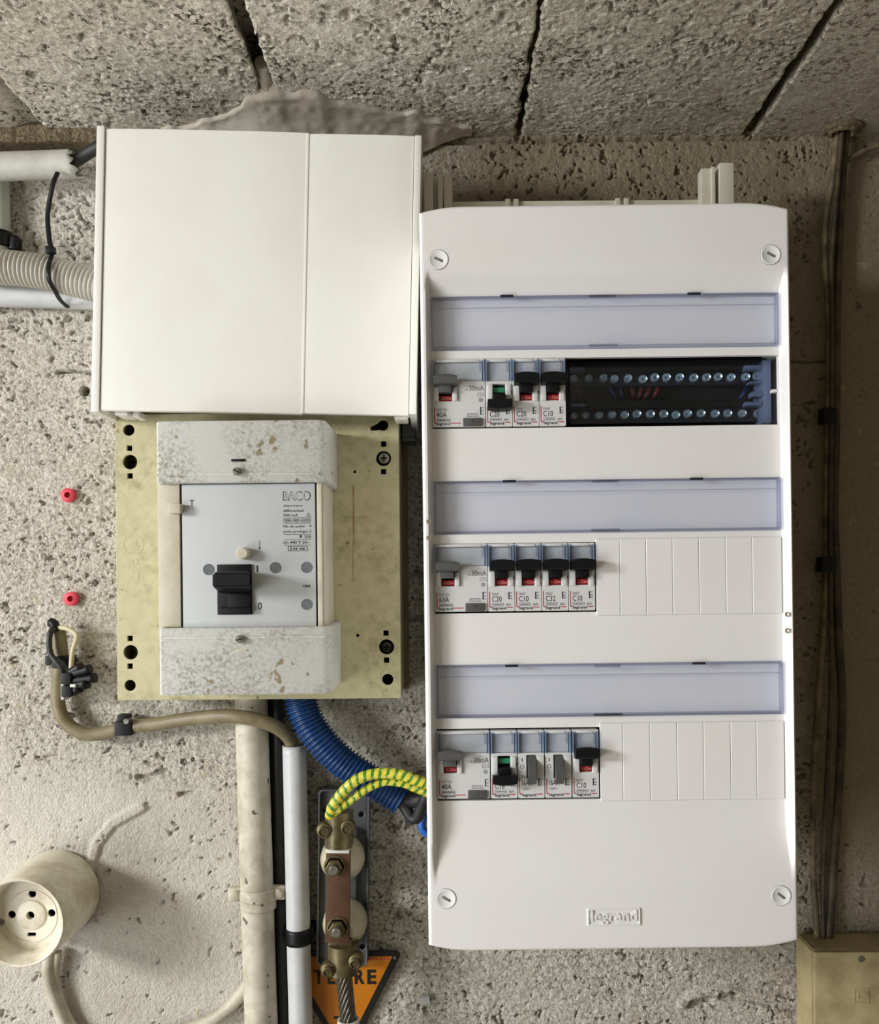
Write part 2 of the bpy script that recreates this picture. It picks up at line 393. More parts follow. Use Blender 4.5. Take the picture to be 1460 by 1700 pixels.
M['dkduct'] = mat('dark_grey_duct', srgb(84, 86, 84), 0.5)
M['clipbrown'] = mat('tan_clip_plastic', srgb(150, 136, 118), 0.5)

gy, gn, gb = nt_new('green_yellow_insulation'); gb.inputs['Roughness'].default_value = 0.4
_uv = gn.nodes.new('ShaderNodeUVMap'); _sp = gn.nodes.new('ShaderNodeSeparateXYZ'); gn.links.new(_uv.outputs[0], _sp.inputs[0])
_ma = gn.nodes.new('ShaderNodeMath'); _ma.operation = 'MULTIPLY_ADD'; _ma.inputs[1].default_value = 165.0
gn.links.new(_sp.outputs['Y'], _ma.inputs[0]); gn.links.new(_sp.outputs['X'], _ma.inputs[2])
_fr = gn.nodes.new('ShaderNodeMath'); _fr.operation = 'FRACT'; gn.links.new(_ma.outputs[0], _fr.inputs[0])
_r = ramp(gn, 0.56, 0.60, srgb(206, 192, 56), srgb(62, 120, 20)); gn.links.new(_fr.outputs[0], _r.inputs['Fac'])
_tz = noise(gn, 420, 2, 0.5); _rz = ramp(gn, 0.54, 0.60); gn.links.new(_tz.outputs['Fac'], _rz.inputs['Fac'])
gn.links.new(mixc(gn, _rz.outputs['Color'], _r.outputs['Color'], srgb(240, 236, 150), 0.35), gb.inputs['Base Color'])
M['gy'] = gy

# ------------------------------------------------------------------ noise fields for real relief
_T = np.random.default_rng(11).random((6, 256, 256))
def vn(x, y, k=0):
    xi, yi = np.floor(x).astype(np.int64), np.floor(y).astype(np.int64)
    fx, fy = x - xi, y - yi
    fx = fx*fx*fx*(fx*(fx*6-15)+10); fy = fy*fy*fy*(fy*(fy*6-15)+10)
    T = _T[k]; a, b = xi & 255, yi & 255; c, d = (xi+1) & 255, (yi+1) & 255
    return (T[a,b]*(1-fx)+T[c,b]*fx)*(1-fy) + (T[a,d]*(1-fx)+T[c,d]*fx)*fy
def sstep(a, b, x):
    t = np.clip((x - a) / (b - a), 0, 1); return t*t*(3-2*t)
def segdist(X, Z, pts):
    D = np.full(X.shape, 1e9)
    for (x0, z0), (x1, z1) in zip(pts, pts[1:]):
        dx, dz = x1-x0, z1-z0; L = dx*dx + dz*dz + 1e-12
        t = np.clip(((X-x0)*dx + (Z-z0)*dz)/L, 0, 1)
        D = np.minimum(D, np.hypot(X-x0-t*dx, Z-z0-t*dz))
    return D
def rough(X, Y, k, amp=1.0):
    return amp * (1.8*(vn(X/0.075, Y/0.075, k)-0.5) + 1.0*(vn(X/0.022, Y/0.022, (k+1)%6)-0.5) + 0.8*(vn(X/0.0075, Y/0.0075, (k+2)%6)-0.5) + 0.9*(vn(X/0.0036, Y/0.0036, (k+3)%6)-0.5) + 0.8*(vn(X/0.0021, Y/0.0021, (k+4)%6)-0.5))
def pits(X, Y, k, thr, a=0.0030, b=0.0025):
    wx = 0.005*(vn(X/0.006, Y/0.006, (k+4)%6)-0.5); wy = 0.005*(vn(X/0.006+31, Y/0.006, (k+5)%6)-0.5)
    n1 = vn((X+wx)/a, (Y+wy)/b, k) * 0.70 + vn((X+wx)/(a*3.1)+7.7, (Y+wy)/(b*3.1), (k+1)%6) * 0.40
    return np.clip((n1 - thr) / 0.12, 0, 1)
def grid_mesh(name, P, nx, ny, flip=False):
    me = bpy.data.meshes.new(name); n = nx * ny
    me.vertices.add(n); me.vertices.foreach_set('co', P.reshape(-1).astype(np.float32))
    i = np.arange((nx-1)*(ny-1)); a = (i // (nx-1)) * nx + i % (nx-1)
    q = np.stack([a, a+1, a+nx+1, a+nx], 1)
    if flip: q = q[:, ::-1]
    nf = len(q); me.loops.add(nf*4); me.loops.foreach_set('vertex_index', q.ravel().astype(np.int32))
    me.polygons.add(nf); me.polygons.foreach_set('loop_start', (np.arange(nf)*4).astype(np.int32))
    me.polygons.foreach_set('loop_total', np.full(nf, 4, np.int32)); me.polygons.foreach_set('use_smooth', np.ones(nf, bool))
    me.update(calc_edges=True); me.validate(); return me
def axis(a, b, step, far0, far1, n=14):
    mid = np.arange(a, b + step/2, step)
    l = a - (a - far0) * (np.linspace(1, 0, n, endpoint=False)**2); r = b + (far1 - b) * (np.linspace(0, 1, n+1)[1:]**2)
    return np.concatenate([l, mid, r])
def xz(px, py): p = W(px, py, 0); return (p.x, p.z)

# ------------------------------------------------------------------ wall
xs = axis(-0.41, 0.41, 0.0010, -1.6, 1.2); zs = axis(ZC-0.41, CEIL+0.004, 0.0010, 0.0, CEIL+0.06)
X, Z = np.meshgrid(xs, zs)
hm = rough(X, Z, 0)
px_ = VX + X*F/DW; py_ = VY - (Z-ZC)*F/DW
# the band under the ceiling and the left side are coarse and pitted, the lower left is a smoother coat of plaster
smooth_coat = sstep(1230, 1330, py_ + 90*(vn(X/0.06, Z/0.06, 3)-0.5) - 0.25*(px_-150)) * sstep(430, 380, px_)
coarse = sstep(0.35, 0.6, vn(X/0.09+3, Z/0.09, 2)) * 0.07 + 0.05*sstep(800, 250, py_)
right_smooth = sstep(1330, 1400, px_) * sstep(1500, 1400, py_)
thr = 0.865 - coarse + 0.05*smooth_coat + 0.16*right_smooth
hm = hm * (0.85 - 0.40*smooth_coat - 0.4*right_smooth) + 0.5*smooth_coat
hm -= 4.0 * pits(X, Z, 0, thr, 0.0026, 0.0022)
# cracks, the hidden conduit under the plaster, knocked-out hollows
def carve(pts, wmm, dmm):
    global hm
    D = segdist(X, Z, [xz(*p) for p in pts]) * 1000 + 1.2*(vn(X/0.005, Z/0.005, 4)-0.5)
    hm -= dmm * sstep(wmm, wmm*0.3, D)
carve([(92, 617), (118, 614), (152, 618)], 1.8, 9)
carve([(1318, 598), (1345, 600), (1374, 598)], 1.3, 4)
carve([(228, 1292), (246, 1294), (262, 1284), (272, 1281)], 3.2, 6)
carve([(298, 1320), (318, 1318)], 2.6, 5); carve([(72, 1260), (90, 1258)], 3.0, 4)
carve([(-80, 243), (60, 243), (200, 240)], 6.5, 25)
carve([(690, 236), (860, 232), (1060, 228), (1245, 226), (1330, 226)], 2.0, 6)
carve([(1272, 1637), (1335, 1636)], 1.5, 4); carve([(1200, 1655), (1262, 1665), (1330, 1680)], 5, 4)
carve([(1150, 1670), (1178, 1662)], 5, 6); carve([(1216, 1650), (1224, 1655)], 3, 5)
carve([(660, 960), (690, 950), (700, 955)], 3, 5); carve([(668, 1030), (702, 1026)], 3, 5)
hm += 3.0 * sstep(6, 2, segdist(X, Z, [xz(148, 1440), xz(160, 1400), xz(185, 1368), xz(235, 1340)])*1000)
hm += 3.5 * sstep(7, 1, segdist(X, Z, [xz(1135, 1668), xz(1160, 1652), xz(1205, 1646), xz(1330, 1668)])*1000)
hm -= 22 * sstep(4.4, 3.4, np.hypot(X-xz(138, 648)[0], Z-xz(138, 648)[1])*1000)
hm *= 1 - 0.93*np.maximum(sstep(0.41, 0.425, np.abs(X)), sstep(ZC-0.41, ZC-0.425, Z))
hm -= 3.0
P = np.stack([X, -hm/1000.0, Z], -1)
wm_ = grid_mesh('wall_back', P, len(xs), len(zs))
at_ = wm_.attributes.new('coat', 'FLOAT', 'POINT'); at_.data.foreach_set('value', smooth_coat.ravel().astype(np.float32))
wall = ob('wall_back', wm_, M['wall']); tag(wall, kind='structure')
del P, X, Z, hm, px_, py_
fl = bpy.data.meshes.new('floor'); fl.from_pydata([(-1.6,-2.7,0),(1.2,-2.7,0),(1.2,0.02,0),(-1.6,0.02,0),(-1.6,-2.7,-.1),(1.2,-2.7,-.1),(1.2,0.02,-.1),(-1.6,0.02,-.1)], [], [(0,1,2,3),(7,6,5,4),(0,4,5,1),(1,5,6,2),(2,6,7,3),(3,7,4,0)])
tag(ob('floor', fl, M['floor']), kind='structure')

tag(ob('blocker_wall_right', box((1.10, 1.20, -2.6, 0.03, 0.0, CEIL+0.14)), M['blocker']), kind='structure')  # unseen, added to block ambient light from the right
tag(ob('blocker_wall_front', box((-1.6, 1.20, -2.7, -2.6, 0.0, CEIL+0.14)), M['blocker']), kind='structure')  # unseen, added behind the camera to cut ambient light from the front
# ------------------------------------------------------------------ ceiling: a slab above, hollow blocks below it with open joints
ceil = ob('ceiling', box((-1.6, 1.2, -2.7, 0.02, CEIL+0.04, CEIL+0.14)), M['ceil']); tag(ceil, kind='structure')
joints = [(-1.537, 1), (-1.337, 1), (-1.137, 1), (-0.937, 1.0), (-0.737, 1.0), (-0.537, 1.5), (-0.337, 1.2), (-0.1365, 10.5), (0.0650, 3.6), (0.2625, 8.4), (0.463, 2), (0.663, 2), (0.863, 2), (1.1, 2)]
for i in range(len(joints) - 1):
    (xa, ga), (xb, gb_) = joints[i], joints[i+1]
    vis = 5 < i < 11
    ys = np.concatenate([np.array([0.004]), -axis(0.001, 0.21, 0.0010 if vis else 0.02, 0.0, 2.6, 8 if vis else 5)])
    ys = np.unique(ys)[::-1]
    u = np.arange(0, 1.0001, 0.0010/0.2) if vis else np.linspace(0, 1, 8)
    Uu, Yy = np.meshgrid(u, ys)
    ea = xa + ga/2000 + 0.0026*(vn(Yy/0.014, Yy*0+i*3.3, 1)-0.5) + 0.0016*(vn(Yy/0.0045, Yy*0+i*2.1, 2)-0.5)
    eb = xb - gb_/2000 + 0.0026*(vn(Yy/0.014, Yy*0+i*5.7+40, 1)-0.5) + 0.0016*(vn(Yy/0.0045, Yy*0+i*4.4, 2)-0.5)
    Xx = ea + (eb - ea) * Uu
    plain = 1.0 if i >= 9 else 0.0
    hh = rough(Xx+i, Yy, i % 6, 1.0 - 0.5*plain)
    cl = 0.07*sstep(0.4, 0.65, vn(Xx/0.07+i, Yy/0.07, 4))
    hh = 0.6*hh - 6.0*pits(Xx+i*0.37, Yy, (i*2+1) % 6, 0.80 - cl + 0.22*plain + 0.02*sstep(0.05, 0.25, Xx), 0.0035, 0.0029)
    hh *= 1 - 0.93*sstep(-0.21, -0.225, Yy)
    edge = np.minimum(Xx - ea, eb - Xx) * 1000
    hh -= 1.5 * sstep(1.4, 0.0, edge)
    Zz = CEIL - hh/1000.0 + 0.001
    # turn the two edges up into the joint
    Xx = np.concatenate([Xx[:, :1]+0.014, Xx[:, :1]+0.0025, Xx, Xx[:, -1:]-0.0025, Xx[:, -1:]-0.014], 1); Yy = np.concatenate([Yy[:, :1]]*2 + [Yy] + [Yy[:, -1:]]*2, 1)
    Zz = np.concatenate([Zz[:, :1]+0.045, Zz[:, :1]+0.006, Zz, Zz[:, -1:]+0.006, Zz[:, -1:]+0.045], 1)
    P = np.stack([Xx, Yy, Zz], -1)
    b = ob('ceiling_block', grid_mesh('ceiling_block', P, Xx.shape[1], Xx.shape[0], True), M['ceil'], ceil)
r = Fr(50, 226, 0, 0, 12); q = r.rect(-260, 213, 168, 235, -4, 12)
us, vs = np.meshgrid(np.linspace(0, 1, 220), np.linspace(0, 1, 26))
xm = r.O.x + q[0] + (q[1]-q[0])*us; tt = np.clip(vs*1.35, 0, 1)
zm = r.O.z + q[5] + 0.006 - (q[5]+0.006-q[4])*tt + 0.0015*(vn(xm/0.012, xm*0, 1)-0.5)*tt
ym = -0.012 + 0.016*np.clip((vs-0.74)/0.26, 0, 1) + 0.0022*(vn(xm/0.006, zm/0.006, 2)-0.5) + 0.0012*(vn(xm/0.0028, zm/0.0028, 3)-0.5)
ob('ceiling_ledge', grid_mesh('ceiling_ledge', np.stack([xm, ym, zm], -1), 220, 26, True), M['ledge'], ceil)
# smooth mortar smeared into the corner above the white cover, and at the mouth of the wide joint
nu, nv = 150, 40
U, V_ = np.meshgrid(np.linspace(0, 1, nu), np.linspace(0, 1, nv))
xm = -0.245 + 0.27*U
reach = 0.012 + 0.062*np.exp(-((xm+0.125)/0.060)**2) + 0.022*sstep(-0.12, -0.03, xm)*sstep(0.03, -0.02, xm) + 0.010*(vn(xm/0.011, U*0, 2)-0.5)
ym = -reach*(1-V_)
env = sstep(0, 0.22, U) * sstep(1.0, 0.72, U)
zm = CEIL + 0.002 - 0.0036*sstep(0, 0.15, V_) - 0.024*env*V_**2.4 - 0.0016*(vn(xm/0.02, ym/0.02, 1)-0.5) - 0.001*(vn(xm/0.006, ym/0.006, 3)-0.5)
zm = np.where(V_ == 0, CEIL + 0.006, zm)
ob('mortar_fillet', grid_mesh('mortar_fillet', np.stack([xm, ym-0.001, zm], -1), nu, nv, False), M['mortar'], ceil)
mm = tube([(-0.1375, -0.045, CEIL+0.006), (-0.1370, -0.065, CEIL+0.006), (-0.1368, -0.088, CEIL+0.012)], lambda s: 0.0062, 12, 0.003, 'joint_mortar')
ob('joint_mortar', mm, M['mortar'], ceil)

# ------------------------------------------------------------------ the white distribution board
BT = 0.0131
B = Fr(1010, 960, BT, 0, 156)
board = tag(B.empty('distribution_board'), 'large white three-row distribution board with clear lids and rounded corners', 'distribution board')
HF, HR = 156.0, 147.0
kB = dep(HF) / F
lid_px = [(718, 488, 1294, 578), (721, 795, 1297, 884), (725, 1101, 1303, 1190)]
win_px = [(717.5, 593, 1290, 708.6), (720.5, 899.5, 1301, 1015.4), (724.5, 1206.5, 1304, 1326.2)]
lids = [B.rect(*p, 140, 149) for p in lid_px]; wins = [B.rect(*p, 140, HR) for p in win_px]
def uni(vals, eps=0.0004):
    out = []
    for v in sorted(vals):
        if not out or v - out[-1] > eps: out.append(v)
    return out
sL, sR, tT, tB = -306*kB, 309*kB, 622*kB, -617*kB
holes = [(r[0], r[1], r[4], r[5]) for r in lids + wins]
hx = [v for h in holes for v in h[:2]]; hz = [v for h in holes for v in h[2:]]
# one straight left and right edge for all openings keeps the grid clean
xl, xr = sum(h[0] for h in holes)/6, sum(h[1] for h in holes)/6
holes = [(xl, xr, h[2], h[3]) for h in holes]
gx = [sL + d*kB for d in (0, 0.5, 1.4, 2.6, 4, 5.5)] + [sR - d*kB for d in (0, 0.5, 1.4, 2.6, 4, 5.5)] + [xl, xr] + [xl - d*kB for d in (1, 2.2, 3.6, 5.2, 7, 9)] + [xr + d*kB for d in (1, 2.2, 3.6, 5.2, 7, 9)] + list(np.linspace(xl, xr, 50))
gx = uni(gx, 0.00016)
gz = [tT - d*kB for d in (0, 0.5, 1.4, 2.6, 4, 5.5)] + [tB + d*kB for d in (0, 0.5, 1.4, 2.6, 4, 5.5)] + [v for h in holes for v in h[2:]] + list(np.linspace(tB+8*kB, tT-8*kB, 170))
hzset = set(v for h in holes for v in h[2:])
gz = sorted(gz); gz2 = []
for v in gz:
    if gz2 and v - gz2[-1] < 0.0007 and 8*kB < v - tB and 8*kB < tT - v:
        if v in hzset: gz2[-1] = v if gz2[-1] not in hzset else gz2[-1]
        continue
    gz2.append(v)
gz = gz2
def ss(a, b, x):
    t = max(0, min(1, (x-a)/(b-a))); return t*t*(3-2*t)
def hcov(x, z):
    t = -z / kB; sx = x / kB
    fz = ss(-520, -474, t) * ss(512, 400, t)
    e = min(sx - xl/kB, xr/kB - sx)
    fx = ss(-9.5, -0.5, e) if fz > 0 else 0
    h = HF - (HF-HR) * fz * fx
    d = min(sx + 306, 309 - sx, t + 622, 617 - t)
    if d < 5.5: h -= 2.6 * (1 - math.sqrt(max(0, 1 - ((5.5-d)/5.5)**2)))
    return h
bm = bmesh.new(); vg = {}
for j, z in enumerate(gz):
    for i, x in enumerate(gx):
        sx = x / kB; a = max(0, (abs(sx) - 232) / 76.0); f = 11*kB*a*a
        ft = ss(430*kB, 600*kB, z); fb = ss(-470*kB, -600*kB, z)
        vg[i, j] = bm.verts.new((x, B.y(hcov(x, z)), z - f*ft + f*fb))
for j in range(len(gz)-1):
    for i in range(len(gx)-1):
        cx, cz = (gx[i]+gx[i+1])/2, (gz[j]+gz[j+1])/2
        if any(h[0]-1e-6 < cx < h[1]+1e-6 and h[2]-1e-6 < cz < h[3]+1e-6 for h in holes): continue
        bm.faces.new((vg[i,j], vg[i+1,j], vg[i+1,j+1], vg[i,j+1]))
nx, nz = len(gx), len(gz)
loop = [(i, 0) for i in range(nx)] + [(nx-1, j) for j in range(1, nz)] + [(i, nz-1) for i in range(nx-2, -1, -1)] + [(0, j) for j in range(nz-2, 0, -1)]
sk = []
for ij in loop:
    v = vg[ij]; sk.append(bm.verts.new((v.co.x*0.995, B.y(66), v.co.z*0.9975)))
for a in range(len(loop)):
    b2 = (a+1) % len(loop); bm.faces.new((vg[loop[b2]], vg[loop[a]], sk[a], sk[b2]))
bmesh.ops.delete(bm, geom=[v for v in bm.verts if not v.link_faces], context='VERTS')
# window reveals: give every opening a lip that goes inwards
for e in [e for e in bm.edges if len(e.link_faces) == 1]:
    if min(v.co.y for v in e.verts) > B.y(70): continue
    a, b2 = e.verts
    c = bm.verts.new(a.co + Vector((0, 0.004, 0))); d = bm.verts.new(b2.co + Vector((0, 0.004, 0)))
    bm.faces.new((a, b2, d, c))
cov = ob('front_cover', finish(bm, 'front_cover', True, 50), M['board'], board)
ob('back_tray', box((sL+0.006, sR-0.006, B.y(72), B.y(66), tB+0.006, tT-0.006)), M['board_in'], board)
ob('inner_tray', box((xl-0.004, xr+0.004, B.y(103), B.y(98), -420*kB, 520*kB)), M['cavity'], board)
ob('wall_spacer', box((-0.09, 0.10, B.y(66), B.y(1), -0.20, 0.15)), M['board_in'], board)
for r in wins:
    z = (r[4]+r[5])/2
    ob('mounting_rail', box((xl, xr, B.y(108), B.y(103), z-0.0175, z+0.0175), 0.001), M['steel'], board)
# the three hinged clear lids over the label strips
for n_, (r, p) in enumerate(zip(lids, lid_px)):
    g = 0.0006
    car = ob('label_strip', box((xl-0.002, xr+0.002, B.y(142.5), B.y(140.5), r[4]-0.002, r[5]+0.002)), M['carrier'], board)
    a, b2, z0, z1 = xl+g, xr-g, r[4]+g, r[5]-g
    ld = ob('clear_lid', box((a, b2, B.y(149.4), B.y(148.0), z0, z1), 0.0004), M['lid'], board)
    fr_ = plate([rectpts(a, b2, z0, z1), rectpts(a+0.0013, b2-0.0013, z0+0.0016, z1-0.0013)], B.y(150.0), B.y(144), 0.0, 'lid_rim')
    ob('lid_rim', fr_, M['lidrim'], ld)
    ob('fold_line', box((a+0.002, b2-0.002, B.y(147.8), B.y(146.2), z1-0.0078, z1-0.0072)), M['lidrim'], ld)
    ob('lid_catch', box((-0.010, 0.010, B.y(150.6), B.y(149.3), z0+0.0002, z0+0.0022), 0.0005), M['lidrim'], ld)
    ob('lid_catch', box((-0.009, 0.009, B.y(150.6), B.y(149.3), z1-0.0022, z1-0.0002), 0.0005), M['lidrim'], ld)
    for xx in (-0.066, 0.063):
        ob('hinge_tab', box((xx-0.0045, xx+0.0045, B.y(150.4), B.y(148.5), z1-0.0010, z1+0.0006), 0.0003), M['dkblue'], ld)
# quarter-turn screw caps
for (px, py), rot in zip([(728, 431), (1280, 423), (741, 1492), (1297, 1487)], (-24, -28, -30, -38)):
    s = ob('screw_cap', lathe([(0.0068, -0.002), (0.0068, 0.0002), (0.0065, 0.0005), (0.0058, 0.0005), (0.0055, 0.0003)], 36, 'screw_cap'), M['board'], board)
    s.location = B.L(px, py, HF); s.rotation_euler = (0, math.radians(-rot), 0)
    rg = ob('ring_gap', lathe([(0.00706, -0.001), (0.00706, 0.00008), (0.0068, 0.00008), (0.0068, -0.001)], 36, 'ring_gap', False, False), M['inkg'], s)
    ob('slot', box((-0.0030, 0.0030, -0.0007, 0.0005, -0.0008, 0.0008), 0.0002), M['inkg'], s)
for (px, py) in [(712, 866), (712, 893), (1308, 1020), (1308, 1047)]:
    c = ob('hinge_clip', plate([circ(0, 0, 0.0017, 14), circ(0.0004, 0, 0.0009, 12)], -0.0006, 0.0004), M['clipbrown'], board)
    c.location = B.L(px, py, HF - 0.5)
lg = B.rect(976, 1508, 1064, 1537, HF-1, HF+0.9)
ob('logo_frame', plate([rectpts(lg[0], lg[1], lg[4], lg[5], 0.0008), rectpts(lg[0]+0.0012, lg[1]-0.0012, lg[4]+0.0012, lg[5]-0.0012, 0.0004)], lg[2], lg[3], 0.0003), M['board'], board)
put_text('embossed_lettering', 'legrand', B, 982, 1511, 1058, 1535, HF+0.5, M['board'], board, 0.012, 0.0012)
ob('latch_nib', box(B.rect(1283, 646, 1292, 651, 140, 145), 0.0004), M['white'], board)

# ------------------------------------------------------------------ rail-mounted devices
HD = 148.2
kd = dep(HD) / F
MC = {}
def part(name, key, build, m, parent, loc=None):
    if key not in MC: MC[key] = build()
    me = MC[key]; o = ob(name, me, m, parent)
    if loc is not None: o.location = loc
    return o
H0 = 100.0
def yy(h): return -(h - H0) / 1000.0
def device(kind, px0, py0, px1, py1, label, cat, group, rating, on=True, name='circuit_breaker'):
    fr = Fr((px0+px1)/2, (py0+py1)/2, BT, H0, HD); root = tag(fr.empty(name), label, cat, group)
    wpx = {'rcd': 88.0}.get(kind, 44.4); hpx = 112.5
    def X_(a): return (a - wpx/2) * kd
    def Z_(b): return (hpx/2 - b) * kd
    def rc(a0, b0, a1, b1, h0, h1): return (X_(a0), X_(a1), yy(h1), yy(h0), Z_(b1), Z_(b0))
    # recess position of the toggle
    tx0, tx1 = (11, 33) if kind == 'rcd' else (12, 33)
    hole = None if kind == 'switch' else (tx0, 44, tx1, 70) if on else (tx0, 42, tx1, 72)
    if kind == 'switch': hole = (14.5, 41, 30, 80)
    def body():
        outer = rectpts(X_(0.35), X_(wpx-0.35), Z_(hpx), Z_(0), 0.0006, 2)
        lp = rectpts(X_(3.2), X_(wpx-3.2), Z_(37.2), Z_(5.5))
        hl = rectpts(X_(hole[0]), X_(hole[2]), Z_(hole[3]), Z_(hole[1]))
        return plate([outer, lp, hl], yy(HD), yy(HD-6), 0.0002, 'body_front')
    part('front_face', (kind, on, 'face'), body, M['dev'], root)
    part('body', (kind, 'core'), lambda: box(rc(0.35, 0.4, wpx-0.35, hpx-0.4, 108.5, HD-6.0)), M['cavity'] if False else M['dev'], root)
    part('recess_back', (kind, on, 'rb'), lambda: box(rc(hole[0]-0.5, hole[1]-0.5, hole[2]+0.5, hole[3]+0.5, HD-6, HD-5.2)), M['black'], root)
    # label window: grey insert behind a clear bluish cap
    part('label_insert', (kind, 'ins'), lambda: box(rc(4.6, 6.4, wpx-4.6, 37.0, HD-5.8, HD-1.6)), M['insert'], root)
    cap = part('label_window', (kind, 'cap'), lambda: box(rc(3.4, 4.6, wpx-3.4, 37.2, HD-0.8, HD+0.9), 0.0003), M['lid'], root)
    for sgn in (0, 1):
        a0, a1 = (0.3, 4.4) if sgn == 0 else (wpx-5.4, wpx-0.3)
        part('clear_side', (kind, 'side', sgn), lambda: box(rc(a0, 2.5, a1, 37.5, HD-4.5, HD+1.2), 0.0003), M['bluec'], cap)
    for sgn in (0, 1):
        a0, a1 = (4.6, 7.6) if sgn == 0 else (wpx-9.6, wpx-5.8)
        part('clip_tab', (kind, 'clip', sgn), lambda: box(rc(a0, 3.6, a1, 22 if sgn else 26, HD+0.7, HD+1.5), 0.0002), M['lidrim'], cap)
    part('top_tab', (kind, 'tab'), lambda: box(rc(8, 1.2, wpx-10, 5.0, HD-3, HD+0.5), 0.0003), M['dev'], cap)
    ink, inkg, inkr = [], [], []
    yp = yy(HD + 0.08)
    def q(lst, a0, b0, a1, b1): lst.append((X_(a0), X_(a1), Z_(b1), Z_(b0)))
    def dashes(lst, a0, a1, b0, b1, seed, wmin=0.8, wmax=1.8):
        r_ = random.Random(seed); a = a0
        while a < a1:
            ww = r_.uniform(wmin, wmax); q(lst, a, b0 + r_.uniform(0, .5), min(a1, a+ww), b1 - r_.uniform(0, .5)); a += ww + r_.uniform(0.4, 0.8)
    def tput(nm, s, a0, b0, a1, b1, m, off=0.0):
        me = text_mesh(s, (a1-a0)*kd, (b1-b0)*kd, off)
        if me.materials and me.materials[0] != m: me = me.copy(); me.materials.clear()
        o = ob(nm, me, m, root); o.location = (X_((a0+a1)/2), yp, Z_((b0+b1)/2)); return o
    # toggle
    def toggle_mesh(cx, half, b0, b1, h1, neck0, neck1, up):
        bm = bmesh.new(); n = 14; rows = []
        for (hh, f0, f1) in ((HD+1.0, 0.2, -0.1), (HD+h1*0.55, 0.0, 0.0), (HD+h1*0.9, 0.03, 0.02), (HD+h1, 0.22, 0.16)):
            top, bot = [], []
            for k in range(n+1):
                u = -1 + 2*k/n; bow = (1 - u*u) * 2.6
                zt = b0 + (b1-b0)*f0 - (bow if up else 0); zb = b1 - (b1-b0)*f1 + (0 if up else bow)
                top.append(bm.verts.new((X_(cx+u*half), yy(hh), Z_(zt)))); bot.append(bm.verts.new((X_(cx+u*half), yy(hh), Z_(zb))))
            rows.append(top + bot[::-1])
        for a, b3 in zip(rows, rows[1:]):
            m_ = len(a)
            for k in range(m_): bm.faces.new((a[k], a[(k+1)%m_], b3[(k+1)%m_], b3[k]))
        bm.faces.new(rows[0][::-1]); bm.faces.new(rows[-1])
        add_box(bm, X_(cx-neck0), X_(cx+neck0), yy(HD+h1*0.5), yy(HD-4.5), Z_(neck1 if up else b0+2), Z_(b1-3 if up else neck1), 0.0003)
        return finish(bm, 'toggle', True, 30)
    if kind == 'rcd':
        part('toggle', ('rcd', 'tog'), lambda: toggle_mesh(21.5, 19.5, 31, 45, 9.0, 10.3, 57, True), M['greytog'], root)
        ri = part('indicator', ('rcd', 'ind'), lambda: box(rc(tx0+0.3, 60, tx1-0.3, 69, HD-4.6, HD-1.2), 0.0003), M['red'], root)
        o = tput('indicator_lettering', 'I-On', 16, 62.5, 31, 67, M['inkw']); o.location.y = yy(HD-1.1); o.parent = ri
        part('toggle_cheek', ('rcd', 'ck'), lambda: box(rc(33.4, 47, 41, 70, HD, HD+1.6), 0.0005), M['dev'], root)
        part('toggle_cheek', ('rcd', 'ck0'), lambda: box(rc(3.4, 46, 10.6, 70, HD, HD+1.2), 0.0005), M['dev'], root)
        tb = part('test_button', ('rcd', 'test'), lambda: box(rc(50.5, 98.5, 81.5, 112, HD-1, HD+1.7), 0.0006), M['greytog'], root)
        o = tput('test_lettering', 'T', 64.5, 102.5, 69, 108.5, M['ink']); o.location.y = yy(HD+1.78); o.parent = tb
        tput('lettering', '30mA', 61, 44.5, 86, 53.5, M['inkg'], 0.01); q(inkg, 55, 50.2, 59.5, 51.2); q(inkg, 55, 52.2, 59.5, 52.8)
        q(inkg, 75, 56.5, 86, 57.2); q(inkg, 75, 61.3, 86, 62); q(inkg, 75, 56.5, 75.7, 62); q(inkg, 85.3, 56.5, 86, 62); q(inkg, 78, 58.6, 83, 59.4)
        sn = part('snow_symbol', ('rcd', 'snow'), lambda: plate([circ(X_(80.5), Z_(68.2), 3.4*kd, 8), circ(X_(80.5), Z_(68.2), 2.4*kd, 8), circ(X_(80.5), Z_(68.2), 1.1*kd, 6)], yp, yp+0.00004), M['ink'], root)
        tput('lettering', 'DX\u00b3-ID', 7, 81.5, 24, 86.5, M['inkg'], 0.004)
        tput('rating_lettering', rating, 7, 88, 23.5, 96.5, M['ink'], 0.006)
        dashes(inkg, 7, 22, 99.2, 103.6, 5); q(inkg, 21.5, 99, 30.5, 99.6); q(inkg, 21.5, 103.4, 30.5, 104); dashes(inkg, 22, 30, 100.2, 102.9, 8)
        dashes(inkg, 57, 76.5, 90.5, 92.6, 3, 1.0, 2.6); dashes(inkg, 57, 76.5, 94.2, 96.2, 4, 1.0, 2.6)
        q(ink, 79, 80, 81, 93); q(inkg, 82, 80.5, 85, 82); q(inkg, 82, 86, 85, 87.5); q(inkg, 82, 91, 85, 92.5); q(ink, 34.5, 56, 36.2, 58.5)
        tput('maker_lettering', 'legrand', 7, 105, 29.5, 111, M['ink'], 0.022)
        q(inkr, 2.4, 80, 4.0, 104.5); q(inkr, 4.0, 105.5, 6.5, 107.2); q(inkr, 3.0, 104.3, 4.8, 106.2); q(inkr, 30.5, 105.7, 47, 107.2)
    else:
